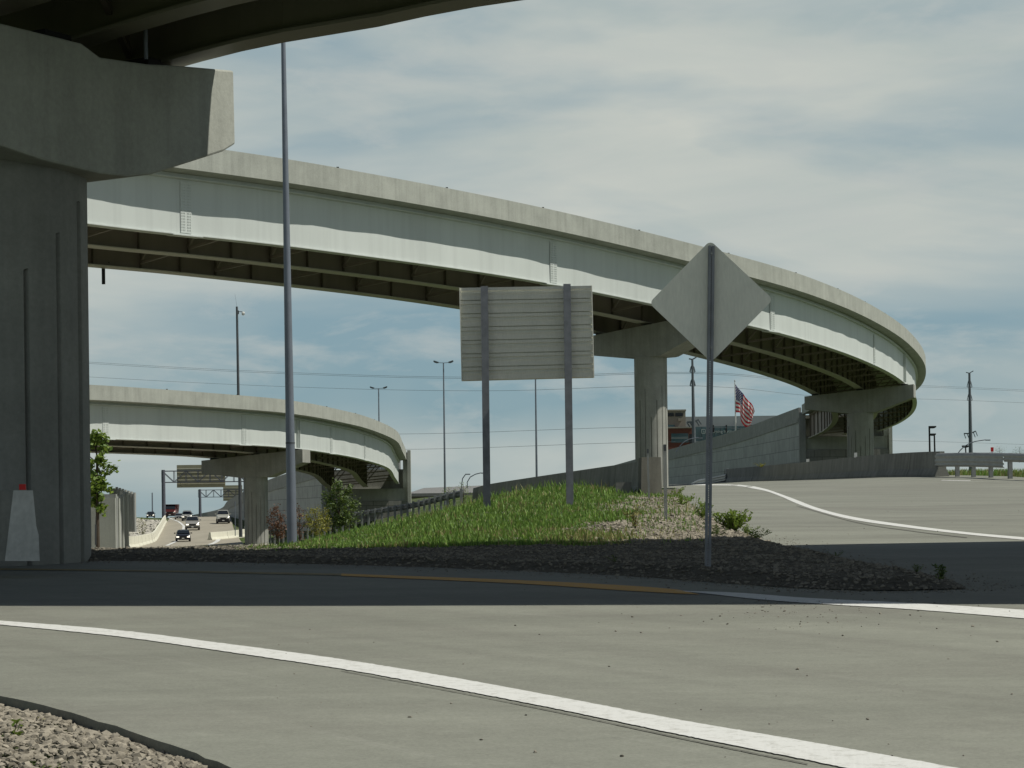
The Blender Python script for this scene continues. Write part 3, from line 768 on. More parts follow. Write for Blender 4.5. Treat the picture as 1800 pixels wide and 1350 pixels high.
# drain pipe under flyover one
i = p1.near_px(183, 9.2); a = p1.at(i, 9.5, -3.6, BK)
m = MB(); m.tube(a, a - Vector((0, 0, 1.15)), .09); m.bar(a + Vector((0, 0, -.1)), a - p1.n[i] * .5 + Vector((0, 0, -.1)), .06, .06)
br = bpy.data.objects.get('flyover_bridge'); m.build('drain_pipe', M['black'], br)

# ------------------------------------------------------------------ retaining walls and abutments
def approach(inner, label, W=10.0, ground=lambda x, y: land(x, y) - .5, end_i=None):
    pts = resample(catmull([Vector(q) for q in inner], 8), 2.0); N = len(pts)
    t = thing('retaining_wall', Vector((pts[0].x, pts[0].y, ground(pts[0].x, pts[0].y))), label, 'retaining wall')
    nr = []
    for i in range(N):
        d = pts[min(i + 1, N - 1)] - pts[max(0, i - 1)]; d.z = 0; d.normalize(); nr.append(Vector((d.y, -d.x, 0)))   # to the right of heading (towards outer side)
    def wall(off, th, zt, zb, name, mat):
        m = MB(); rings = []
        for i in range(N):
            p = pts[i] + nr[i] * off; q = p + nr[i] * th; a = p.z + zt; b = (p.z + zb) if zb is not None else min(ground(p.x, p.y), p.z + zt - .1)
            rings.append([Vector((p.x, p.y, a)), Vector((q.x, q.y, a)), Vector((q.x, q.y, b)), Vector((p.x, p.y, b))])
        m.loft(rings); return m.build(name, mat, t)
    wall(.02, .3, 0, -1.25, 'parapet', M['coping'])
    wall(-.10, .5, -1.255, -1.75, 'coping', M['coping'])
    wall(0, .25, -1.755, None, 'wall_panels', M['mse_y'])
    wall(W - .3, .3, 1.1, 0, 'parapet', M['coping'])
    wall(W - .25, .25, 0, None, 'wall_panels', M['mse_y'])
    wall(.3, W - .6, -.9, -1.3, 'roadbed', M['road'])
    return t
approach([(33.75, 240.3, 11.85), (31.1, 287, 10.9), (26.4, 340, 10.1), (17.8, 400, 8.3), (6, 460, 6.0), (-6, 520, 4.0)], 'long panelled retaining wall with coping climbing to the higher flyover on the right')
approach([(-23.4, 252.3, 6.35), (-34.1, 290, 5.1), (-45.2, 345, 3.95), (-55.5, 400, 2.85), (-64.4, 450, 1.4), (-86, 550, 0.2)], 'curving panelled retaining wall behind the lower flyover pier beside the freeway')
def abutment(pth, ground, label, W=10.0, bank=.085):
    i = len(pth.p) - 1; n = pth.n[i]; d = Vector((n.y, -n.x, 0)); p = pth.p[i]
    t = thing('bridge_abutment', Vector((p.x, p.y, ground)) + n * W / 2, label, 'abutment')
    R = Matrix((n, d, Vector((0, 0, 1)))).transposed()
    def blk(o0, o1, z0, z1, y0, y1, name, mat, lab=None):
        m = MB(); c = p + n * (o0 + o1) / 2 + d * (y0 + y1) / 2; c.z = (z0 + z1) / 2; m.box(c, (o1 - o0, y1 - y0, z1 - z0), R=R); return m.build(name, mat, t)
    zt = p.z - 4.0 - .2 - .085 * 5
    blk(-.1, W + .1, zt - 1.5, zt, .0, 1.6, 'bearing_seat', M['conc'])
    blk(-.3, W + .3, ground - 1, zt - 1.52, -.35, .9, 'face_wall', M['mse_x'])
    blk(.2, W - .2, zt, p.z - 1.4 - bank * W, .9, 1.4, 'back_wall', M['conc_dark'])
    blk(-.5, -.1, ground - 1, p.z + .05, -.5, 1.5, 'wing_pilaster', M['conc'])
    blk(-.12, .45, zt, p.z - .2, -.1, 1.4, 'cheek_wall', M['conc'])
    blk(W - .4, W + .35, ground - 1, p.z - bank * W - .9, -.45, .7, 'wing_pilaster', M['coping'])
abutment(p1, 1.5, 'concrete abutment where the higher flyover lands behind the right pier')
abutment(p2, -2.0, 'concrete abutment with dark face wall where the lower flyover lands')

# ------------------------------------------------------------------ the bridge overhead
u0 = Vector((.52, .854, 0)).normalized(); n0 = Vector((u0.y, -u0.x, 0)); P0 = Vector((-6.4, 25.5, 0))
far_edge = [(-30, 44, 8.4), (-17, 37.0, 8.8), (-9, 32.9, 8.95), (-3.95, 29.45, 9.33), (-2, 28.65, 9.46), (.1, 28.0, 9.67), (4.6, 27.4, 9.95), (8.5, 28.0, 10.3), (12, 28.6, 10.4), (18, 29.2, 10.5), (30, 31, 10.8)]
near_line = [(-30, 30.5, 8.4), (-17, 24.5, 8.8), (-9, 21.5, 9.1), (-3.3, 19.4, 9.6), (.3, 18.4, 9.9), (4.6, 17.6, 10.2), (8.5, 17.1, 10.3), (12, 16.6, 10.4), (18, 15.8, 10.5), (30, 14, 10.8)]
FE = resample(catmull([Vector(q) for q in far_edge], 8), .8); NE = resample(catmull([Vector(q) for q in near_line], 8), .8)
NN = min(len(FE), len(NE))
FE = resample(FE, sum((b - a).length for a, b in zip(FE, FE[1:])) / (90)); NE = resample(NE, sum((b - a).length for a, b in zip(NE, NE[1:])) / (90)); NN = min(len(FE), len(NE))
ob = thing('overhead_bridge', FE[NN // 2] - Vector((0, 4, 4)), 'dark underside of the ramp bridge overhead at top left', 'bridge')
def across(i, w, z): # w metres in from the far edge
    d = (NE[i] - FE[i]); L = Vector((d.x, d.y, 0)).length; return FE[i] + Vector((d.x, d.y, 0)) / L * w + Vector((0, 0, z + .07 * w))
def nsweep(sec, name, mat, par=None):
    m = MB(); m.loft([[across(i, w, z) for w, z in sec] for i in range(NN)]); return m.build(name, mat, par or ob)
def nsweep2(sec, name, mat):
    m = MB(); m.loft([[across(i, (w if w >= 0 else (NE[i] - FE[i]).xy.length + w), z) for w, z in sec] for i in range(NN)]); return m.build(name, mat, ob)
nsweep2([(0.0, 0), (.3, 0), (.4, -.9), (0.0, -.9)], 'parapet', M['conc'])
nsweep2([(-.3, 0), (-.001, 0), (-.001, -.9), (-.4, -.9)], 'parapet', M['conc'])
nsweep2([(.0, -.905), (-.001, -.905), (-.001, -1.17), (.0, -1.17)], 'deck_slab', M['conc_dark'])
for w in (.6, 2.65, 4.8, 6.9, 9.0):
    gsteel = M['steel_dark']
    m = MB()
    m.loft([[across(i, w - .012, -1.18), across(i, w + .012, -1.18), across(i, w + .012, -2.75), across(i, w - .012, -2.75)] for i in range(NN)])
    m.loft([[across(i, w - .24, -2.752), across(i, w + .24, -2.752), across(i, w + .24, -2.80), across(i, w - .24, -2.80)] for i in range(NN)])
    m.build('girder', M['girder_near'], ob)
for w0, w1 in ((.6, 2.65), (2.65, 4.8), (4.8, 6.9), (6.9, 9.0)):
    for i in range(4, NN, 7):
        m = MB(); A, B = across(i, w0 + .02, -2.5), across(i, w1 - .02, -2.5); C_, D_ = across(i, w0 + .02, -1.4), across(i, w1 - .02, -1.4)
        m.bar(A, B, .08, .08); m.bar(A, D_, .07, .07); m.bar(B, C_, .07, .07); m.build('cross_frame', M['steel_dark'], ob)
# pier of the overhead bridge: the cap runs away to the right
t = thing('bridge_pier', Vector((-6.95, 27.5, -.55)), 'huge shaded grooved column with cap beam filling the left edge', 'bridge pier')
prof = [(-2.4, 6.15), (.3, 6.2), (1.6, 6.22), (1.95, 6.1), (2.9, 6.18), (3.3, 6.24), (3.75, 6.30), (4.74, 6.42), (4.76, 5.36), (4.5, 5.22), (2.95, 4.68), (2.45, 4.58), (1.9, 4.55), (.9, 4.58), (-.1, 4.68), (-1, 4.9), (-2.4, 5.4)]
m = MB(); m.prism([P0 + u0 * s + Vector((0, 0, z)) for s, z in prof], -n0 * 2.1)
cap = m.build('cap_beam', M['conc'], t)
bv = cap.modifiers.new('bevel', 'BEVEL'); bv.width = .03; bv.segments = 2; bv.limit_method = 'ANGLE'
cc = Vector((-6.98, 27.5, -1.2)); faz = math.atan2(-27.5, 6.98)
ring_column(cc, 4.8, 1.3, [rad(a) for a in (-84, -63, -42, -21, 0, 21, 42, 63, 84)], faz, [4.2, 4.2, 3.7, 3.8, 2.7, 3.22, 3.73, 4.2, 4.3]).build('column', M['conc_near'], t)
for s in (4.0, 1.95, -.2, -2.2):
    b = MB(); b.box(P0 + u0 * s - n0 * 1.05 + Vector((0, 0, 6.47)), (.5, .6, .12), rz=math.atan2(u0.y, u0.x)); b.build('bearing', M['black'], t)
b = MB(); q = P(256, 60, 28.3); b.tube(q + Vector((0, 0, -.35)), q + Vector((0, 0, .6)), .03); b.build('anchor_rod', M['pole'], t)

# ------------------------------------------------------------------ barriers
def barrier_profile(h=1.07, w=.6):
    return [(-w / 2, 0), (-w / 2, .08), (-.18, .33), (-.10, h), (.10, h), (.18, .33), (w / 2, .08), (w / 2, 0)]
def barrier(pts, name_label, mat, h=1.07, dz=-.06, hf=None, tops=None, cat='barrier', step=1.5, joint=6.0):
    pts = resample(catmull([Vector(q) for q in pts], 6) if len(pts) > 2 else [Vector(q) for q in pts], step)
    t = thing('concrete_barrier', Vector((pts[0].x, pts[0].y, land(pts[0].x, pts[0].y))), name_label, cat)
    m = MB(); rings = []
    for i, p in enumerate(pts):
        d = pts[min(i + 1, len(pts) - 1)] - pts[max(i - 1, 0)]; d.z = 0; d.normalize(); n = Vector((d.y, -d.x, 0))
        g = land(p.x, p.y); top = p.z if tops else g + h
        rings.append([Vector((p.x, p.y, (g + dz if z == 0 else (top - h + z)))) + n * o for o, z in barrier_profile(h)])
    m.loft(rings); m.build('barrier_body', mat, t)
    j = MB()
    for i in range(3, len(pts) - 1, max(2, int(joint / step))):
        p = pts[i]; d = (pts[i + 1] - pts[i - 1]).normalized(); g = (p.z - h) if tops else land(p.x, p.y)
        R = Matrix.Rotation(math.atan2(d.y, d.x), 3, 'Z'); j.prism([Vector((p.x, p.y, g + z)) + Vector((d.y, -d.x, 0)) * o * 1.03 for o, z in barrier_profile(h * 1.0)], Vector((d.x, d.y, 0)) * .04)
    if j.v: j.build('joint', M['tar'], t)
    return t
bR = barrier([(18.3, 87, 0), (17.35, 103, 0), (17.9, 128, 0), (18.3, 175, 0)], 'dark weathered concrete barrier along the far edge of the right ramp', M['conc_barrier'], joint=12)
m = MB()
for px, py, D in ((1420, 812, 123), (1503, 803.5, 102), (1278, 828, 174)):
    q = P(px, py, D); s = F / D; m.box(q, (5 / s, .05, 8 / s))
for k, (px, py, D) in enumerate(((1420, 811, 123), (1504, 800, 102.5), (1278, 827, 173))):
    q = P(px, py, D); s = F / D; mm = MB(); mm.box(q, (5.2 / s, .06, 8.5 / s)); mm.build('marker', M['white'], bR)
bL = barrier([(4.2, 61.5, 1.50), (2.4, 73, 1.44), (.6, 85, 1.38), (-.9, 95.5, 1.32), (-1.8, 101, 1.2)], 'dark concrete barrier behind the grass running from the end pillar toward the left guardrail', M['conc_barrier'], tops=True, dz=-.4)
m = MB(); q = P(1145, 838, 60.8); m.prism([(3.80, 60.4, -.1), (4.46, 60.6, -.1), (4.42, 60.6, 1.57), (3.84, 60.4, 1.57)], (0, 1.5, 0)); m.build('end_pillar', concrete('pillar_concrete', (.19, .185, .155), .3, .2), bL)
m = MB(); q = P(1096, 858, 61.0); m.box(q, (.45, .3, .34))
tag(m.build('drain_headwall', M['conc_barrier'], loc=q), 'small pale concrete block at the foot of the dark barrier', 'concrete block')
barrier([(tab(TL, y) - .2, y, 0) for y in (150, 175, 205, 232, 260, 295, 330)], 'bright white concrete barrier curving up the left edge of the freeway', M['conc_white'])
barrier([(XD(384, 246) + .4, 236, 0), (XD(400, 246) + 1.0, 243, 0), (XD(418, 250) + 1.2, 262, 0), (XD(414, 290) + 1.5, 290, 0)], 'low pale concrete barrier at the freeway exit in front of the lower pier', M['conc_white'], .9)
# near left barrier end with red reflector
q = P(40, 985, 23.4); gz = q.z
t = thing('concrete_barrier', q, 'shaded concrete barrier end with a red reflector in front of the big column', 'barrier')
s = F / 23.4
end = [P(x, y, 23.4) for x, y in ((9, 986), (14, 945), (24, 862), (58, 862), (64, 925), (68, 940), (70, 986))]
m = MB(); rings = []
for k in range(6):
    f = k / 5; off = Vector((-6.5 * f, 1.6 * f, .045 * f)); rings.append([p + off for p in end])
m.loft(rings); m.build('barrier_body', M['conc_barrier'], t)
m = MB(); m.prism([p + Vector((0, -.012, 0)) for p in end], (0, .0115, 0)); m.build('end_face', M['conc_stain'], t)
m = MB(); m.box(P(38, 856, 23.4) + Vector((0, .05, 0)), (.075, .03, .065)); m.build('reflector', M['red'], t)

# ------------------------------------------------------------------ guardrails
def wbeam(pts, name, mat, par, h=.31, thr=False):
    prof = [(0, 0), (.02, .03), (.08, .07), (.08, .11), (.02, .155), (.08, .2), (.08, .24), (.02, .28), (0, .31)]
    if thr: prof = [(0, 0), (.08, .05), (.08, .09), (.02, .13), (.08, .18), (.08, .25), (.02, .30), (.08, .36), (.08, .41), (.02, .45), (0, .5)]
    m = MB(); rings = []
    for i, p in enumerate(pts):
        d = pts[min(i + 1, len(pts) - 1)] - pts[max(i - 1, 0)]; d.z = 0; d.normalize(); n = Vector((-d.y, d.x, 0))
        k = h / prof[-1][1]; rings.append([p + n * o + Vector((0, 0, z * k - h)) for o, z in prof] + [p + n * (o - .012) + Vector((0, 0, z * k - h)) for o, z in reversed(prof)])
    m.loft(rings, True, True, True); return m.build(name, mat, par)
gl = resample(catmull([Vector(q) for q in ((-2.3, 99, 1.12), (-3.5, 107, .98), (-6.3, 125, .6), (-10.4, 144, .2), (-17.5, 172, -.6), (-26, 205, -1.6))], 8), 2.8)
t = thing('guardrail', Vector((gl[0].x, gl[0].y, land(gl[0].x, gl[0].y))), 'guardrail seen from behind with many posts on top of the grass slope at left', 'guardrail')
wbeam(gl, 'rail', M['pole_dark'], t, .34)
for p in gl:
    m = MB(); g = land(p.x, p.y) - .3; m.box((p.x - .14, p.y - .12, (p.z + g) / 2 + .02), (.13, .17, p.z - g + .04)); m.build('post', M['railpost'], t)
gr = resample(catmull([Vector(q) for q in ((18.1, 87.2, 0), (19.3, 78, 0), (21.6, 68, 0), (25, 56, 0))], 8), 1.905)
gr = [Vector((p.x, p.y, land(p.x, p.y) + 1.0)) for p in gr]
t = thing('guardrail', Vector((gr[0].x, gr[0].y, gr[0].z - .88)), 'bright galvanised guardrail joining the right end of the dark ramp barrier', 'guardrail')
def flipn(l): return [p for p in reversed(l)]
wbeam(flipn(gr[:5]), 'transition_rail', M['galv'], t, .58, True); wbeam(flipn(gr[4:]), 'rail', M['galv'], t, .34)
for k, p in enumerate(gr[1:]):
    m = MB(); m.box((p.x + .22, p.y + .05, p.z - .5), (.15, .2, 1.0)); m.build('post', M['railpost'], t)
    m = MB(); m.box((p.x + .1, p.y + .03, p.z - .17), (.2, .12, .33)); m.build('block', M['railpost'], t)
m = MB(); q = P(1744, 790, 81); m.box(q, (.11, .03, .17)); m.tube(q + Vector((0, .02, -.3)), q + Vector((0, .02, 0)), .015); m.build('reflector', M['red'], t)
# the low rail in front of the MSE wall
g3 = [P(1276, 833, 172), P(1240, 841, 178), P(1228, 843, 186), P(1212, 851, 198)]
t = thing('guardrail', P(1276, 853, 172), 'short low guardrail dropping to the ground left of the far barrier end', 'guardrail')
wbeam(resample(g3, 2), 'rail', M['galv'], t, .6, True)
for p in resample(g3, 3.8): m = MB(); m.box((p.x + .1, p.y + .2, p.z - .55), (.15, .2, 1.1)); m.build('post', M['railpost'], t)

# ------------------------------------------------------------------ signs
def perforated_post(m, a, b, w, hole_ps=.0254, hw=.0115):
    """square tube with a ladder of real holes on the two faces seen"""
    d = b - a; L = d.length; q = d.normalized(); R = Matrix((Vector((1, 0, 0)) - q * q.x, Vector((0, 1, 0)) - q * q.y, q))
    ux = (Vector((1, 0, 0)) - q * q.x).normalized(); uy = q.cross(ux); R = Matrix((ux, uy, q)).transposed(); th = .004
    for sx in (-1, 1): m.box((a + b) / 2 + ux * sx * (w / 2 - th / 2), (th, w, L), R=R)
    for sy in (-1, 1):
        cy = uy * sy * (w / 2 - th / 2)
        side = (w - hw) / 2 - th - .0005
        for sx in (-1, 1): m.box((a + b) / 2 + cy + ux * sx * (hw / 2 + side / 2), (side, th, L), R=R)
        n = int(L / hole_ps)
        for k in range(n):
            z = (k + .5) * hole_ps; m.box(a + q * z + cy, (hw + .0006, th * .96, hole_ps - hw), R=R)
D = 22.6; a = P(1243.5, 1004, D); b = P(1250, 433, D)
M['signback'] = NT('aluminium_sign_back')
t_ = M['signback']; c_ = t_.mix(t_.ramp(t_.noise(t_.mapv((1, 1, 1)), 1.6, 6, .6, .5), .3, .7), (1, .99, .88), (1.15, 1.13, 1.0))
sx_ = t_.noise(t_.mapv((14, 1, 3)), 3, 5, .6); c_ = t_.mix(1.0, c_, t_.ramp(sx_, .3, .7, (.93, .93, .93), (1.05, 1.05, 1.05)), 'MULTIPLY')
M['signback'] = t_.done(c_, .55, .0, .4)
t = thing('diamond_sign', a, 'back of a diamond warning sign on a perforated steel post', 'road sign')
m = MB(); perforated_post(m, a - Vector((0, .035, 0)), b - Vector((0, .035, 0)), .066, .0254, .013); pst = m.build('post', M['pole_sign'], t)
# plate: rounded square, turned 45 degrees
m = MB(); cpx = P(1249.5, 529.5, D); ring = []; hs = 205 / F * D / 2 / math.sqrt(2) * 1.045; rr = .06
for k, (sx, sz) in enumerate(((1, 1), (-1, 1), (-1, -1), (1, -1))):
    for j in range(7):
        an = math.pi / 2 * k + math.pi / 2 * j / 6; x = sx * (hs - rr) + rr * math.cos(an); z = sz * (hs - rr) + rr * math.sin(an)
        ca, sa = math.cos(math.pi / 4 - rad(.2)), math.sin(math.pi / 4 - rad(.2)); ring.append(cpx + Vector(((x * ca - z * sa), .006 + (x * ca - z * sa) * math.tan(rad(-11)), x * sa + z * ca)))
m.prism(ring, (0, .004, 0)); m.build('sign_plate', M['signback'], t)
m = MB()
for y in (447, 612): q = P(1249.5, y, D); m.tube(q - Vector((0, .085, 0)), q - Vector((0, .07, 0)), .012, n=8)
m.build('bolt', M['galv'], t)

# rectangular sign seen from the back
D = 46.8; s = F / D
tl, trr, brr, bl = P(808, 506, D + .28), P(1040, 502, D - .28), P(1044, 664, D - .28), P(812, 670, D + .28)
t = thing('rectangular_sign', P(926, 895, D), 'back of a large ribbed aluminium sign on two steel posts', 'road sign')
m = MB(); prof = []; H = (tl - bl).length; pl = 7
for k in range(pl):
    z0 = k / pl * H; ph = H / pl
    prof += [(.05, z0), (.05, z0 + .022), (0, z0 + .0225), (0, z0 + ph * .42), (-.012, z0 + ph * .58), (.03, z0 + ph * .585), (.03, z0 + ph * .70), (0, z0 + ph * .78), (0, z0 + ph * .999)]
prof += [(0, H)]
back = [(.02, z) for _, z in reversed(prof)]
def prow(base, upv): return [base + upv * (z / H) + Vector((0, o, 0)) for o, z in prof]
rA = prow(bl, tl - bl); rB = prow(brr, trr - brr)
dx_ = (brr - bl).normalized()
rA = [p + dx_ * .012 for p in rA]; rB = [p - dx_ * .012 for p in rB]
m.loft([rA, rB], False, False)
for pa, pb in ((bl, tl), (brr, trr)): m.bar(pa + Vector((0, -.012, 0)), pb + Vector((0, -.012, 0)), .045, .02)
m.prism([bl + Vector((0, .052, 0)), brr + Vector((0, .052, 0)), trr + Vector((0, .052, 0)), tl + Vector((0, .052, 0))], (0, .01, 0))
m.build('sign_panel', M['signback2'] if 'signback2' in M else M['signback'], t)
for (x0, y0, x1, y1) in ((851.5, 504, 856.5, 912), (996.5, 500, 1002, 890)):
    dd = .08 if x0 < 900 else -.27; a = P(x1, y1 + 12, D + dd); b = P(x0, y0, D + dd); m = MB(); q = (b - a).normalized(); ux = Vector((1, 0, 0)); uy = Vector((0, 1, 0)); R = Matrix((ux, uy, q)).transposed(); L = (b - a).length; c = (a + b) / 2
    m.box(c - uy * .12, (.165, .01, L), R=R); m.box(c - uy * .02, (.165, .01, L), R=R); m.box(c - uy * .07, (.01, .09, L), R=R)
    m.build('post', M['pole_sign'], t)

# marker posts on the gravel
for (x0, y0, x1, y1, D, w, lab) in ((1168.5, 783, 1170.5, 922, 38, .055, 'taller perforated marker post on the gravel near the end pillar'), (1138.5, 789, 1141, 884, 55, .05, 'shorter slim marker post at the upper edge of the gravel')):
    t = thing('marker_post', P(x1, y1, D), lab, 'post', 'marker posts on the gravel'); m = MB(); perforated_post(m, P(x1, y1, D), P(x0, y0, D), w, .0254, .011); m.build('post', M['galv'], t)
    m = MB(); m.box(P(x0, y0 + 4, D) - Vector((0, w * .6, 0)), (w * 1.0, .006, .12)); m.build('clip', M['pole_dark'], t)

# ------------------------------------------------------------------ poles
def seamed_pole(a, b, r0, r1, n=24):
    m = MB(); m.tube(a, b, r0, r1, n); return m
a = P(513.5, 966, 60); b = P(496.0, -40, 60)
t = thing('light_pole', a, 'tall thick grey tapered light pole rising out of the frame at left', 'light pole')
seamed_pole(a, b, .15, .055).build('pole_shaft', M['pole'], t)
q = a.lerp(b, .185); m = MB(); m.tube(q, q + Vector((0, 0, .04)), .139, .139, 24); m.build('slip_joint', M['pole_dark'], t)
m = MB(); m.box(a + Vector((0, 0, .02)), (.45, .45, .05)); m.build('base_plate', M['galv'], t)

a = P(423.2, 944, 225); b = P(416.4, 539, 225)
t = thing('camera_pole', a, 'dark slim pole with a dome camera behind the lower flyover', 'camera pole')
seamed_pole(a, b, .2, .12, 12).build('pole_shaft', M['pole_dark'], t)
m = MB(); q = P(417, 548, 225); m.bar(q, q + Vector((.55, 0, 0)), .07, .07); m.box(P(418.5, 549, 225), (.18, .18, .4)); m.build('bracket_arm', M['pole_dark'], t)
m = MB(); m.ico(P(427.5, 551, 225), .2, 0, (1, 1, 1.3)); m.build('dome_camera', M['white'], t)
m = MB(); m.tube(b, b + Vector((-.2, 0, 1.4)), .012, .008, 5); m.build('lightning_rod', M['pole_dark'], t)

def twin_light(px, ytop, ybot, D, w, label, sc=1.0):
    a = P(px + (ybot - ytop) * .0122, ybot, D); a.z = min(a.z, land(a.x, a.y) + .0) if land(a.x, a.y) < a.z else a.z; b = P(px, ytop, D)
    t = thing('twin_light', Vector((a.x, a.y, a.z)), label, 'street light', 'twin-head lights behind the bridges')
    seamed_pole(a, b, .13, .07, 10).build('pole_shaft', M['pole'], t)
    for sg in (-1, 1):
        m = MB(); c = b + Vector((sg * .65 * sc, 0, .04)); m.bar(b, c, .06, .06); m.build('arm', M['pole'], t)
        m = MB(); R = Matrix.Rotation(rad(-18 * sg), 3, 'Y'); m.box(c + Vector((sg * .25 * sc, 0, .1 * sc)), (.62 * sc, .35 * sc, .16 * sc), R=R); m.box(c + Vector((sg * .28 * sc, 0, .02 * sc)), (.4 * sc, .25 * sc, .1 * sc), R=R); m.build('lamp_head', M['pole_dark'], t)
twin_light(665.5, 683, 905, 255, 3, 'shorter twin-head light above the end of the lower flyover', .9)
twin_light(779.5, 638, 868, 235, 3, 'twin-head light left of the rectangular sign, standing clear of both bridges', .95)
twin_light(941, 640, 842, 225, 3, 'twin-head light whose head is hidden behind the rectangular sign', .9)

def shoebox(px, ytop, ybot, D, label, hx, w):
    a = P(px + 1, ybot, D); b = P(px, ytop, D); t = thing('parking_light', a, label, 'street light', 'shoebox lights beyond the right barrier')
    m = MB(); m.tube(a, b, .09, .08, 8); m.build('pole_shaft', M['black'], t); m = MB(); q = b + Vector((hx, 0, 0)); s = D / F
    m.prism([q + Vector((-w / 2 * s, -.3, 0)), q + Vector((w / 2 * s, -.3, 0)), q + Vector((w / 2 * s, -.3, -2.2 * s)), q + Vector((w * .2 * s, -.3, -4 * s)), q + Vector((-w * .3 * s, -.3, -4 * s)), q + Vector((-w / 2 * s, -.3, -2.2 * s))], (0, .6, 0)); m.build('lamp_head', M['black'], t)
shoebox(1633.5, 749, 800, 190, 'left shoebox light above the end of the right barrier', .3, 11)
shoebox(1642.3, 762, 800, 210, 'right shoebox light above the end of the right barrier', -.15, 9)
shoebox(1697, 783, 800, 260, 'low shoebox light in front of the right transmission tower', 0, 11)

def cobra(pts, D, label):
    q = [P(x, y, D) for x, y in pts]; c = resample(catmull(q, 6), .4); t = thing('arm_light', q[0], label, 'street light', 'curved-arm street lights')
    m = MB()
    for a, b in zip(c, c[1:]): m.tube(a, b, D * .00028, D * .00025, 6, False)
    m.build('arm', M['pole'], t); m = MB(); m.box(q[-1] + Vector((.15, 0, -.03)), (D * .0022, .2, D * .0005)); m.build('lamp_head', M['pole'], t)
cobra([(1682, 800), (1692, 787), (1710, 777), (1733, 773)], 150, 'curved-arm light crossing the foot of the right transmission tower')
cobra([(1188, 795), (1199, 780), (1212, 772), (1229, 769.5)], 240, 'curved-arm light in front of the brick and glass building')
cobra([(811, 862), (812, 848), (814, 838), (819, 833)], 150, 'small curved-arm light left of the dark barrier end, the left of a pair')
cobra([(822, 858), (822, 844), (832, 835), (846, 831)], 150, 'small curved-arm light left of the dark barrier end, the right of a pair')
for px, y0, y1, D, lab in ((413.5, 942, 882, 150, 'thin marker post in front of the lower flyover pier'), (268, 908, 866, 380, 'distant slim utility pole left of the sign gantry')):
    t = MB(); t.tube(P(px, y0, D), P(px - .4, y1, D), .035 if D < 200 else .12, n=6); t.box(P(px, y1 + 3, D), (.06, .05, .3))
    tag(t.build('slim_post', M['pole'], loc=P(px, y0, D)), lab, 'post')

# ------------------------------------------------------------------ transmission towers and wires
TW = []
def tower(px, ytop, D, label, levels, low):
    b = P(px, ytop, D); a = Vector((b.x + .2, b.y, land(b.x, D) - 1)); t = thing('transmission_tower', a, label, 'power pylon', 'steel transmission towers'); s = D / F
    m = MB(); m.tube(a, b, 4.6 * s, 1.9 * s, 14); m.build('tower_shaft', M['pole_dark3'], t)
    m = MB(); m.bar(b, b + Vector((7 * s, 0, 4 * s)), .2, .25); m.bar(b, b + Vector((-6 * s, 0, 1.5 * s)), .2, .25); m.build('top_arm', M['pole_dark3'], t)
    for k, y in enumerate(levels):
        q = Vector((b.x, b.y, P(px, y, D).z)); m = MB()
        for sg in (-1, 1):
            e = q + Vector((sg * 4.5 * s, 0, -.6 * s)); m.bar(q, e, .15, .15); m.tube(e, q + Vector((sg * 1.8 * s, 0, 11 * s)), .08, n=6)
            for j in range(7): w = e.lerp(q + Vector((sg * 1.8 * s, 0, 11 * s)), .1 + j * .11); m.tube(w, w + Vector((0, 0, .1)), .14, n=8)
        m.build('insulator_arm', M['pole_dark3'], t)
    q = Vector((b.x, b.y, P(px, low, D).z)); m = MB()
    m.bar(q + Vector((-11 * s, 0, 0)), q, .3, .35); m.bar(q, q + Vector((10 * s, 0, 4 * s)), .3, .35)
    for dx, dz in ((-10.5, 0), (-5, 0), (6, 2), (10, 4)):
        e = q + Vector((dx * s, 0, dz * s)); m.tube(e, e + Vector((.5, 0, -9 * s)), .09, n=6)
        for j in range(7): w = e + Vector((.07 * j, 0, -(1.5 + j) * s)); m.tube(w, w + Vector((0, 0, .1)), .15, n=8)
    m.build('crossarm', M['pole_dark3'], t); return b
M['pole_dark3'] = simple('grey_tower_steel', (.15, .17, .19), .6, .2)
tower(1217, 632, 405, 'steel transmission tower left of the diamond sign post above the building', (654, 678), 742)
tower(1704, 656, 620, 'steel transmission tower at the right edge of the picture', (680, 703), 762)
def wire(pts, label, r=.032):
    c = resample(catmull([P(x, y, D) for x, y, D in pts], 10), 12); m = MB()
    for a, b in zip(c, c[1:]): m.tube(a, b, r, r, 4, False)
    tag(m.build('power_line', M['wire'], loc=c[0]), label, 'power line', 'overhead power lines')
M['wire'] = simple('wire', (.12, .13, .14), .6)
for dy, nm in ((0, 'topmost'), (2.4, 'second')):
    wire([(-500, 590 + dy, 480), (165, 637 + dy, 505), (540, 656 + dy, 520), (860, 663 + dy, 450), (1217, 654 + dy, 405), (1450, 672 + dy, 490), (1704, 681 + dy, 620), (2100, 700 + dy, 660)], nm + ' power line strung between the transmission towers')
wire([(-500, 620, 480), (165, 663, 505), (540, 681, 520), (860, 687, 450), (1217, 678, 405), (1450, 697, 490), (1704, 704, 620), (2100, 722, 660)], 'third power line down between the transmission towers')
wire([(-500, 745, 480), (165, 758, 505), (700, 763, 470), (1217, 750, 405), (1500, 772, 500), (1704, 778, 620), (2100, 792, 660)], 'fourth power line down, crossing above the dark barrier')
wire([(-500, 770, 480), (165, 784, 505), (700, 790, 470), (1217, 776, 405), (1500, 790, 500)], 'lowest power line, just above the dark barrier top')

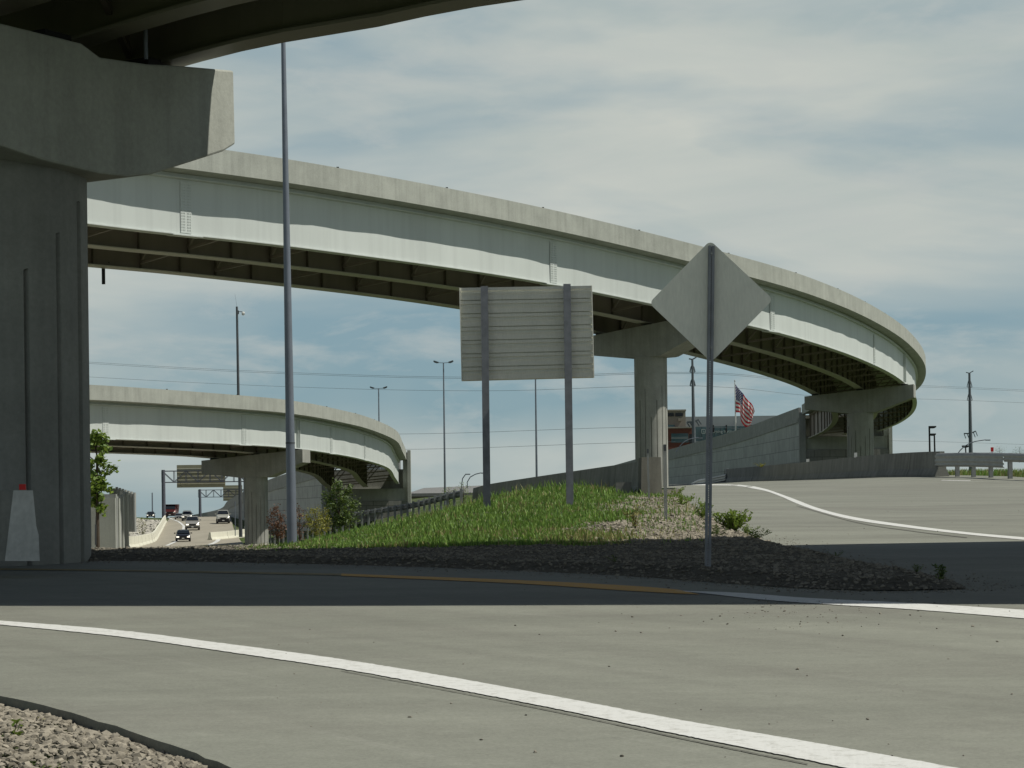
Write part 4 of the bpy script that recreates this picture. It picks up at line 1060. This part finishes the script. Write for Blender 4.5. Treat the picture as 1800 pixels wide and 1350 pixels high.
# ------------------------------------------------------------------ buildings behind
M['bld_tan'] = simple('tan_cladding', (.33, .31, .25), .8, 0, .06, .4)
M['bld_grey'] = simple('grey_parapet', (.42, .44, .43), .8, 0, .05, .4)
M['brick'] = simple('red_brick', (.17, .065, .045), .9, 0, .12, 1.2)
def glassm():
    t = NT('teal_glass'); c = t.mix(t.ramp(t.noise(t.mapv((.5, .5, .9)), .5, 3), .35, .65), (.03, .085, .10), (.06, .14, .155)); return t.done(c, .12, 0, .6)
M['teal'] = glassm(); M['dkglass'] = simple('dark_glass', (.02, .025, .03), .15, 0, .1)
Db = 430
t = thing('office_building', P(1300, 870, Db), 'brick and teal glass office building behind the panelled wall with lettering', 'building')
def slab(x0, y0, x1, y1, D, th, name, mat, par=None):
    a, b, c, d = P(x0, y0, D), P(x1, y0, D), P(x1, y1, D), P(x0, y1, D); m = MB()
    m.prism([Vector((a.x, D, a.z)), Vector((b.x, D, a.z)), Vector((b.x, D, d.z)), Vector((a.x, D, d.z))], (0, th, 0)); return m.build(name, mat, par or t)
slab(1160, 733, 1540, 880, Db + 6, 30, 'upper_storey', M['bld_grey'])
slab(1132, 722, 1205, 880, Db + 3, 25, 'stair_tower', M['bld_tan'])
slab(1131, 720.5, 1206, 723.5, Db + 2.6, 26, 'roof_trim', M['bld_tan'])
for x0, x1 in ((1173, 1184.5), (1187, 1200)): slab(x0, 726, x1, 732, Db + 2.85, .1, 'window', M['dkglass'])
slab(1172, 747, 1186, 754, Db + 2.85, .1, 'window', M['teal']); slab(1192, 735, 1198, 740, Db + 2.7, .3, 'vent', M['bld_tan'])
slab(1130, 752.5, 1217, 880, Db, 2.5, 'brick_front', M['brick']); slab(1129, 751, 1217, 753.5, Db - .3, .6, 'cornice', M['bld_tan'])
slab(1180, 762, 1210, 778, Db - .1, .05, 'window', M['teal']); slab(1160, 763, 1174, 779, Db - .1, .05, 'window', M['dkglass']); slab(1211.5, 763, 1217, 779, Db - .1, .05, 'window', M['dkglass'])
for y in (768.5, 770.5): slab(1180, y, 1210, y + .5, Db - .16, .04, 'glazing_bar', M['bld_grey'])
slab(1217.5, 750, 1540, 880, Db + 1, 4, 'glass_front', M['teal'])
for x in range(1222, 1540, 11): slab(x, 750.2, x + .7, 879, Db + .9, .06, 'mullion', M['dkglass'])
for x in (1253, 1276, 1320): slab(x, 747, x + 2, 760, Db - 1.2, .8, 'bracket', M['black'])
def text(s, x0, ybase, hpx, D, name, mat, par):
    cu = bpy.data.curves.new(name, 'FONT'); cu.body = s; cu.size = hpx / F * D / .7; cu.extrude = .05; ob_ = bpy.data.objects.new('t', cu); COL.objects.link(ob_)
    dg = bpy.context.evaluated_depsgraph_get(); me = bpy.data.meshes.new_from_object(ob_.evaluated_get(dg)); bpy.data.objects.remove(ob_)
    o = bpy.data.objects.new(name, me); me.materials.clear(); me.materials.append(mat); q = P(x0, ybase, D)
    o.matrix_basis = Matrix.Translation(q - Vector(ORG[par.name])) @ Matrix.Rotation(math.pi / 2, 4, 'X'); COL.objects.link(o); o.parent = par; ORG[o.name] = ORG[par.name]; return o
M['letter'] = simple('white_letters', (.62, .68, .66), .5)
text('Learning Institute', 1245.5, 761.0, 5.0, Db + .6, 'lettering', M['letter'], t)
text('N', 1235.5, 761.0, 4.2, Db + .6, 'logo_letter', M['letter'], t)
m = MB(); s = Db / F; z0, z1 = P(1237, 762.3, Db).z, P(1237, 755, Db).z; xa, xb = P(1233.5, 760, Db).x, P(1240.5, 760, Db).x
for c, sz in (((xa, z0, xb, z0 + .8 * s), 0), ((xa, z1, xb, z1 + .8 * s), 0), ((xa, z0, xa + .8 * s, z1), 0), ((xb - .8 * s, z0, xb, z1 + .8 * s), 0)):
    m.box(((c[0] + c[2]) / 2, Db + .55, (c[1] + c[3]) / 2), (c[2] - c[0], .1, c[3] - c[1]))
m.build('logo_frame', M['letter'], t)
# dark block right of pier three
t = thing('office_block', P(1562, 800, 330), 'sliver of a dark glass block beside the right pier', 'building'); slab(1552, 765, 1561.5, 830, 330, 12, 'wall', M['bld_tan'])
for y in (768, 779, 790): slab(1554, y, 1561.7, y + 7, 329.8, .3, 'window', M['dkglass'])
# pale low building behind left guardrail
t = thing('low_shed', P(790, 893, 330), 'low shed with grey roof and cream wall behind the left guardrail', 'building')
slab(700, 872, 850, 900, 330, 20, 'wall', simple('cream_wall', (.62, .58, .46), .8)); m = MB()
zz = P(760, 866, 330).z; a = P(715, 873, 329); b = P(852, 871, 329); c = P(860, 858, 342); d = P(745, 863, 342)
m.prism([a, b, c, d], (0, 0, .5)); m.build('roof', simple('grey_roof', (.24, .24, .235), .8), t)

# ------------------------------------------------------------------ flag
Df = 360; M['fl_red'] = leafmat('flag_red', (.42, .03, .04), (.5, .04, .05), .3); M['fl_white'] = leafmat('flag_white', (.62, .6, .58), (.68, .66, .64), .3); M['fl_blue'] = leafmat('flag_blue', (.03, .03, .14), (.035, .035, .16), .3)
t = thing('flagpole', P(1294, 800, Df), 'slim white flagpole flying the stars and stripes in front of the building', 'flagpole')
m = MB(); m.tube(P(1294.2, 800, Df), P(1291.6, 671, Df), .16, .07, 8); m.build('pole_shaft', M['white'], t)
m = MB(); m.ico(P(1291.6, 669.5, Df), .16, 0); m.build('finial', M['galv'], t)
def flagp(u, v):
    tx, ty = 1292.5 + 33.5 * u + 5 * max(0, u - .75), 675 + 41 * u ** .95 + 34 * max(0, u - .8)
    bx, by = 1293 + 24 * u + 3 * math.sin(u * 9), 725 + (26 * ss(.15, .8, u) - 3 * ss(.8, 1, u))
    x = tx + (bx - tx) * v; y = ty + (by - ty) * v
    q = P(x, y, Df); q.y += .55 * math.sin(u * 13 + v * 4.5) * (.2 + u) + .25 * math.sin(u * 27 - v * 6) * u; return q
m = MB(); NU, NV = 48, 39; vs = [flagp(i / NU, j / NV) for j in range(NV + 1) for i in range(NU + 1)]
for j in range(NV):
    for i in range(NU):
        st_ = j // 3; mi = 0 if st_ % 2 == 0 else 1
        if st_ < 7 and i < NU * .4: mi = 2
        b = j * (NU + 1) + i; m.add([vs[b], vs[b + 1], vs[b + NU + 2], vs[b + NU + 1]], [(0, 1, 2, 3)], False, mi)
me_ = m.build('flag', [M['fl_red'], M['fl_white'], M['fl_blue']], t, flip=False)
bm = bmesh.new(); bm.from_mesh(me_.data); bmesh.ops.remove_doubles(bm, verts=bm.verts, dist=1e-4); bm.to_mesh(me_.data); bm.free()
for p in me_.data.polygons: p.use_smooth = True
m = MB()
for r_ in range(9):
    for c_ in range(6 if r_ % 2 == 0 else 5):
        u = (.4 / 12) * (1 + 2 * c_ + (r_ % 2)); v = (7 / 13) / 10 * (r_ + 1); q = flagp(u, v)
        ring = []
        for k in range(10):
            an = math.pi / 2 + k * math.pi / 5; R_ = .14 if k % 2 == 0 else .055; ring.append(q + Vector((R_ * math.cos(an), -.03, R_ * math.sin(an))))
        m.add(ring, [tuple(range(10))])
m.build('stars', M['fl_white'], me_, flip=False)

# ------------------------------------------------------------------ sign gantries
def gantry(px0, px1, ytop, ytr, ybase, D, panel, label):
    s = D / F; t = thing('sign_gantry', P(px0, ybase, D), label, 'sign gantry', 'sign gantries over the freeway')
    for px in (px0, px1):
        m = MB(); m.tube(P(px, ybase, D), P(px - (ybase - ytop) * .0122, ytop, D), .33 if D < 400 else .38, .3, 12); m.build('post', M['pole_dark4'], t)
    m = MB(); z1, z0 = P(px0, ytop, D).z - .2, P(px0, ytr, D).z; x0, x1 = XD(px0 - 3, D), XD(px1, D)
    for y in (D, D + 1.2):
        m.bar((x0, y, z1), (x1, y, z1), .14, .14); m.bar((x0, y, z0), (x1, y, z0), .14, .14); n = max(4, int((x1 - x0) / (z1 - z0)))
        for k in range(n):
            a, b = x0 + (x1 - x0) * k / n, x0 + (x1 - x0) * (k + 1) / n; m.bar((a, y, z0), (a, y, z1), .09, .09)
            m.bar((a, y, z0 if k % 2 else z1), (b, y, z1 if k % 2 else z0), .09, .09)
    m.build('truss', M['pole_dark4'], t)
    m = MB(); q0 = P(panel[0], panel[1], D - .5); q1 = P(panel[2], panel[3], D - .5); m.box(((q0.x + q1.x) / 2, D + 1.6, (q0.z + q1.z) / 2), (q1.x - q0.x, .12, q0.z - q1.z)); m.build('sign_panel', M['signtan'], t)
    m = MB()
    for k in range(1, 6): z = q1.z + (q0.z - q1.z) * k / 6; m.box(((q0.x + q1.x) / 2, D + 1.52, z), (q1.x - q0.x - .1, .05, .05))
    m.build('panel_rib', M['signback'], t)
M['pole_dark4'] = simple('gantry_steel', (.14, .15, .18), .6, .2); M['signtan'] = simple('sign_back_tan', (.40, .38, .26), .6, .1, .08, 1)
gantry(288, 432, 826, 848, 910, 335, (307, 817, 393, 856), 'nearer sign gantry with a wide tan sign back left of the lower pier')
gantry(352, 480, 860, 874, 915, 500, (390, 853, 424, 880), 'farther smaller sign gantry beyond the freeway crest')

# ------------------------------------------------------------------ vehicles
def car(px, pyb, D, wpx, label, color, kind='sedan', yaw=0, lights=True, cat='car', dark_front=False):
    s = F / D; w = wpx / s; k = w / 1.85; base = P(px, pyb, D)
    base.z = land(base.x, base.y) + .02
    name = {'sedan': 'sedan', 'suv': 'suv', 'pickup': 'pickup_truck', 'truck': 'dump_truck'}[kind]
    t = thing(name, base, label, cat, 'vehicles on the freeway'); R = Matrix.Rotation(yaw, 3, 'Z')
    pm = NT('paint_' + name); pm = pm.done(color, .3, .3, .6)
    L, H, hood, belt = {'sedan': (4.6, 1.45, .95, .95), 'suv': (4.8, 1.8, 1.15, 1.2), 'pickup': (5.4, 1.9, 1.2, 1.25), 'truck': (7.0, 1.9, 1.2, 1.2)}[kind]
    def V(x, y, z): return base + R @ Vector((x * k, y * k, z * k))
    hw = .92
    # body lofted along the length; front (-y) faces the camera
    st = [(-L / 2, .78, .35, hood * .72), (-L / 2 + .15, .88, .25, hood * .86), (-L / 2 + 1.0, hw, .22, hood), (-L / 2 + 1.35, hw, .22, belt), (L / 2 - .9, hw, .22, belt + .02), (L / 2 - .1, .88, .28, belt), (L / 2, .8, .4, belt * .8)]
    m = MB(); rings = []
    for y, w_, z0, z1 in st: rings.append([V(x, y, z) for x, z in ((-w_ * .9, z0), (w_ * .9, z0), (w_, (z0 + z1) * .5), (w_ * .95, z1 - .05), (w_ * .85, z1), (-w_ * .85, z1), (-w_ * .95, z1 - .05), (-w_, (z0 + z1) * .5))])
    m.loft(rings, smooth=False); m.build('body', pm, t)
    c0, c1 = (-L / 2 + 1.2, L / 2 - .9) if kind in ('sedan',) else (-L / 2 + 1.25, L / 2 - .2)
    if kind == 'pickup': c1 = .4
    if kind == 'truck': c1 = -1.2
    m = MB(); m.loft([[V(x, y, z) for x, z in ((-w_, belt - .03), (w_, belt - .03), (w_ * .8, zt), (-w_ * .8, zt))] for y, w_, zt in ((c0, .86, belt), (c0 + .75, .84, H - .06), (c0 + 1.2, .84, H), (c1 - .6, .84, H), (c1, .84, (belt + .2 if kind == 'sedan' else H - .15)))]); cab = m.build('cabin', pm, t)
    m = MB(); m.prism([V(-.76, c0 + .06, belt + .05), V(.76, c0 + .06, belt + .05), V(.63, c0 + .72, H - .12), V(-.63, c0 + .72, H - .12)], R @ Vector((0, -.05, .04))); m.build('windscreen', M['dkglass'], t)
    for sg in (-1, 1):
        m = MB(); m.prism([V(sg * .86, c0 + .7, belt + .04), V(sg * .86, c1 - .5, belt + .04), V(sg * .73, c1 - .6, H - .14), V(sg * .73, c0 + .95, H - .14)], R @ Vector((sg * .03, 0, 0))); m.build('side_window', M['dkglass'], t)
        m = MB(); m.box(V(sg * .66, -L / 2 + .02, hood * .62), (.34 * k, .1, .16 * k), R=R); m.build('headlight', M['lamp'] if lights else M['white'], t)
        m = MB(); m.box(V(sg * 1.02, c0 + .35, belt + .1), (.2 * k, .1, .14 * k), R=R); m.build('mirror', pm, t)
        for y in (-L / 2 + .85, L / 2 - .9):
            m = MB(); m.tube(V(sg * .93, y, .33), V(sg * .68, y, .33), .34 * k, n=18); wh = m.build('wheel', M['black'], t)
            m = MB(); m.tube(V(sg * .945, y, .33), V(sg * .93, y, .33), .2 * k, n=12); m.build('rim', M['galv'], wh)
    m = MB(); m.box(V(0, -L / 2 - .005, hood * .6), (.8 * k, .06, .2 * k), R=R); m.build('grille', M['black'], t)
    m = MB(); m.box(V(0, -L / 2 - .01, .38), (1.6 * k, .08, (.5 if dark_front else .16) * k), R=R); m.build('bumper', M['black'], t)
    m = MB(); m.box(V(0, -L / 2 - .06, .42), (.3 * k, .02, .12 * k), R=R); m.build('plate', M['white'], t)
    if kind == 'suv':
        m = MB()
        for sg in (-1, 1): m.bar(V(sg * .6, c0 + 1.3, H + .06), V(sg * .6, c1 - .6, H + .06), .04, .04)
        for y in (c0 + 1.5, c1 - .9): m.bar(V(-.62, y, H + .08), V(.62, y, H + .08), .04, .04)
        m.build('roof_rack', M['black'], t)
    if kind == 'pickup':
        m = MB()
        for sg in (-1, 1): m.box(V(sg * .86, 1.5, belt + .1), (.08 * k, 2.2 * k, .3 * k), R=R)
        m.build('bed_side', pm, t)
    if kind == 'truck':
        m = MB(); m.loft([[V(x, y, z) for x, z in ((-.9, .8), (.9, .8), (1.02, 1.95), (-1.02, 1.95))] for y in (-.9, L / 2)]); m.build('dump_bed', pm, t)
    return t
lm = NT('headlamp'); lm.b.inputs['Emission Color'].default_value = (1, .93, .78, 1); lm.b.inputs['Emission Strength'].default_value = 1.3; M['lamp'] = lm.done((.9, .88, .8), .2)
yw = math.atan2(13, 80) * 1.0
car(322, 952, 232, 26, 'black sedan nearest the camera on the freeway', (.012, .014, .022), 'sedan', rad(9))
car(338.5, 932, 281, 25, 'silver van with headlights on behind the black sedan', (.42, .41, .38), 'suv', rad(9))
car(329, 916, 338, 18, 'pale estate car with roof rack and lit headlamp near the crest', (.50, .50, .46), 'suv', rad(8))
car(314.5, 913, 352, 14, 'grey sedan partly hidden left of the roof-rack car', (.25, .26, .27), 'sedan', rad(8), lights=False)
car(301, 909, 378, 22, 'dark red dump truck at the crest beside the gantry post', (.12, .025, .022), 'truck', rad(6), lights=False, cat='truck')
car(392, 920, 313, 23, 'white pickup with a black front in the right-hand lane', (.58, .57, .50), 'pickup', rad(9), lights=False, cat='pickup', dark_front=True)
car(265, 909, 372, 14, 'small dark sedan with a headlamp above the rock bank at far left', (.03, .035, .04), 'sedan', rad(8))

# ------------------------------------------------------------------ trees
def tree(px, pyb, hpx, wpx, D, label, mat, n=700, trunk=.28, shape='oval', stakes=False, name='young_tree', leaf=1.0, group='young trees on the slope', basez=None):
    s = F / D; b = P(px, pyb, D)
    g = surf(b.x, b.y); b.z = g if basez is None else basez; H = (P(px, pyb - hpx, D).z - b.z); Wd = wpx / s / 2
    t = thing(name, b, label, 'tree', group); m = MB(); top = b + Vector((0, 0, H * .93)); m.tube(b - Vector((0, 0, .1)), b.lerp(top, .5), H * .018, H * .012, 7, False); m.tube(b.lerp(top, .5), top, H * .012, H * .003, 6, False)
    tips = []
    for k in range(16):
        f = trunk + (1 - trunk) * .8 * k / 15; a = k * 2.4; o = b.lerp(top, f); prof = math.sin(math.pi * min(1, (f - trunk) / (1 - trunk) * .85 + .12))
        e = o + Vector((math.cos(a) * Wd * prof, math.sin(a) * Wd * prof, H * random.uniform(.07, .16))); m.tube(o, e, H * .007, H * .002, 5, False); tips.append((o, e))
    m.build('trunk', M['bark'], t, flip=False); lf = MB(); ls = H * .035 * leaf
    clumps = []
    for o, e in tips:
        for _ in range(4): clumps.append((o.lerp(e, random.uniform(.35, 1.05)) + Vector((random.gauss(0, Wd * .12), random.gauss(0, Wd * .12), random.gauss(0, H * .03))), random.uniform(.10, .24) * Wd))
    clumps.append((top, .15 * Wd))
    for _ in range(n):
        c, r = random.choice(clumps); q = c + Vector((random.gauss(0, r), random.gauss(0, r), random.gauss(0, r * 1.1)))
        d = Vector((random.gauss(0, 1), random.gauss(0, 1), random.gauss(0, .7))).normalized() * ls * random.uniform(.6, 1.3); w = d.cross(Vector((random.random() - .5, random.random() - .5, random.random()))).normalized() * ls * .38
        lf.add([q - d * .5, q + w, q + d * .5, q - w], [(0, 1, 2, 3)])
    lf.build('crown', M[mat], t, flip=False)
    if stakes:
        for sg in (-1, 1):
            m = MB(); x = b + Vector((sg * Wd * .5, .1, 0)); m.tube(x - Vector((0, 0, .2)), x + Vector((0, 0, H * .33)), .03, n=6); m.build('stake', M['bark'], t)
    return t
random.seed(77)
tree(597, 948, 104, 52, 92, 'tallest young tree on the slope, dark green with yellow tips', 'leaf_green', 2600, .3, stakes=True)
tree(617, 948, 72, 34, 96, 'small dark tree tucked against the right side of the tallest one', 'leaf_green', 900, .35)
tree(556, 952, 62, 44, 90, 'yellow-green young tree left of the tallest tree', 'leaf_yellow', 1300, .34, stakes=True)
tree(527, 948, 62, 30, 96, 'thin sparse brownish tree right of the light pole', 'leaf_red', 300, .34)
tree(489, 957, 66, 34, 88, 'russet young tree left of the thick light pole', 'leaf_red', 1100, .36)
tree(573, 940, 46, 24, 104, 'small yellowish tree between the yellow-green and the tallest tree', 'leaf_yellow', 500, .4)
tree(790, 905, 54, 30, 112, 'thin pale-leaved sapling behind the guardrail under the twin light', 'leaf_bright', 320, .3, group='saplings behind the guardrail')
tree(815, 896, 50, 30, 118, 'thin pale-leaved sapling left of the dark barrier end', 'leaf_bright', 260, .3, group='saplings behind the guardrail')
tree(172, 960, 212, 46, 96, 'leafy small tree poking out from behind the big column at left', 'leaf_bright', 1500, .3, leaf=1.2, name='small_tree', group=None, basez=-1.5)
tree(190, 945, 68, 14, 110, 'bare sapling standing above the low concrete wall at left', 'leaf_green', 60, .5, name='small_tree', group=None, basez=-1.2)
for px, w, lab in ((1757, 22, 'left bush on the skyline above the right guardrail'), (1792, 26, 'right bush on the skyline above the right guardrail')):
    tree(px, 812, 28, w, 300, lab, 'leaf_green', 500, .1, name='bush', group='bushes on the right skyline', basez=P(px, 812, 300).z)
tree(250, 928, 22, 18, 240, 'orange and green shrub on the rock bank at far left', 'leaf_yellow', 300, .15, name='bush', group=None)

# ------------------------------------------------------------------ concrete screen walls at far left
t = thing('screen_wall', P(185, 960, 100), 'pale concrete panel wall in stepped sections left of the freeway', 'wall')
def panel(x0, y0, x1, y1, D, th, name, mat): return slab(x0, y0, x1, y1, D, th, name, mat, t)
panel(120, 876, 202.5, 985, 100, .25, 'wall_panel', M['conc'])
panel(118, 869.5, 203.5, 876, 100.1, .35, 'wall_cap', M['coping'])
for k, (x0, x1, y) in enumerate(((204.5, 209.3, 876), (210.5, 216, 873), (217, 224, 868))):
    panel(x0, y, x1, 985, 101 + 1.5 * k, .3, 'wall_panel', M['conc']); panel(x0 - 1.4, y - 4, x0 + .3, 985, 100.7 + 1.5 * k, 1.2, 'wall_pilaster', M['coping'])
t = thing('screen_wall', P(230, 945, 150), 'dark taller panel wall with notched top behind the pale one', 'wall')
for k in range(7):
    x = 204 + k * 5.2; y = 856 + k * 1.6; panel(x - 12 + k, y + 2.5, x + 1.5, 935, 172 - k * 3, .3, 'wall_panel', M['coping'])
    panel(x - 1, y, x + 1.2, 935, 171.5 - k * 3, .6, 'wall_pilaster', M['coping'])
m = MB(); m.tube(P(168, 958, 31.5), P(168, 922, 31.5), .012, n=6); m.tube(P(168, 922, 31.5), P(168.3, 908, 31.5), .005, n=5)
tag(m.build('marker_stake', M['pole_dark'], loc=P(168, 958, 31.5)), 'thin dark stake just right of the big column base', 'stake')
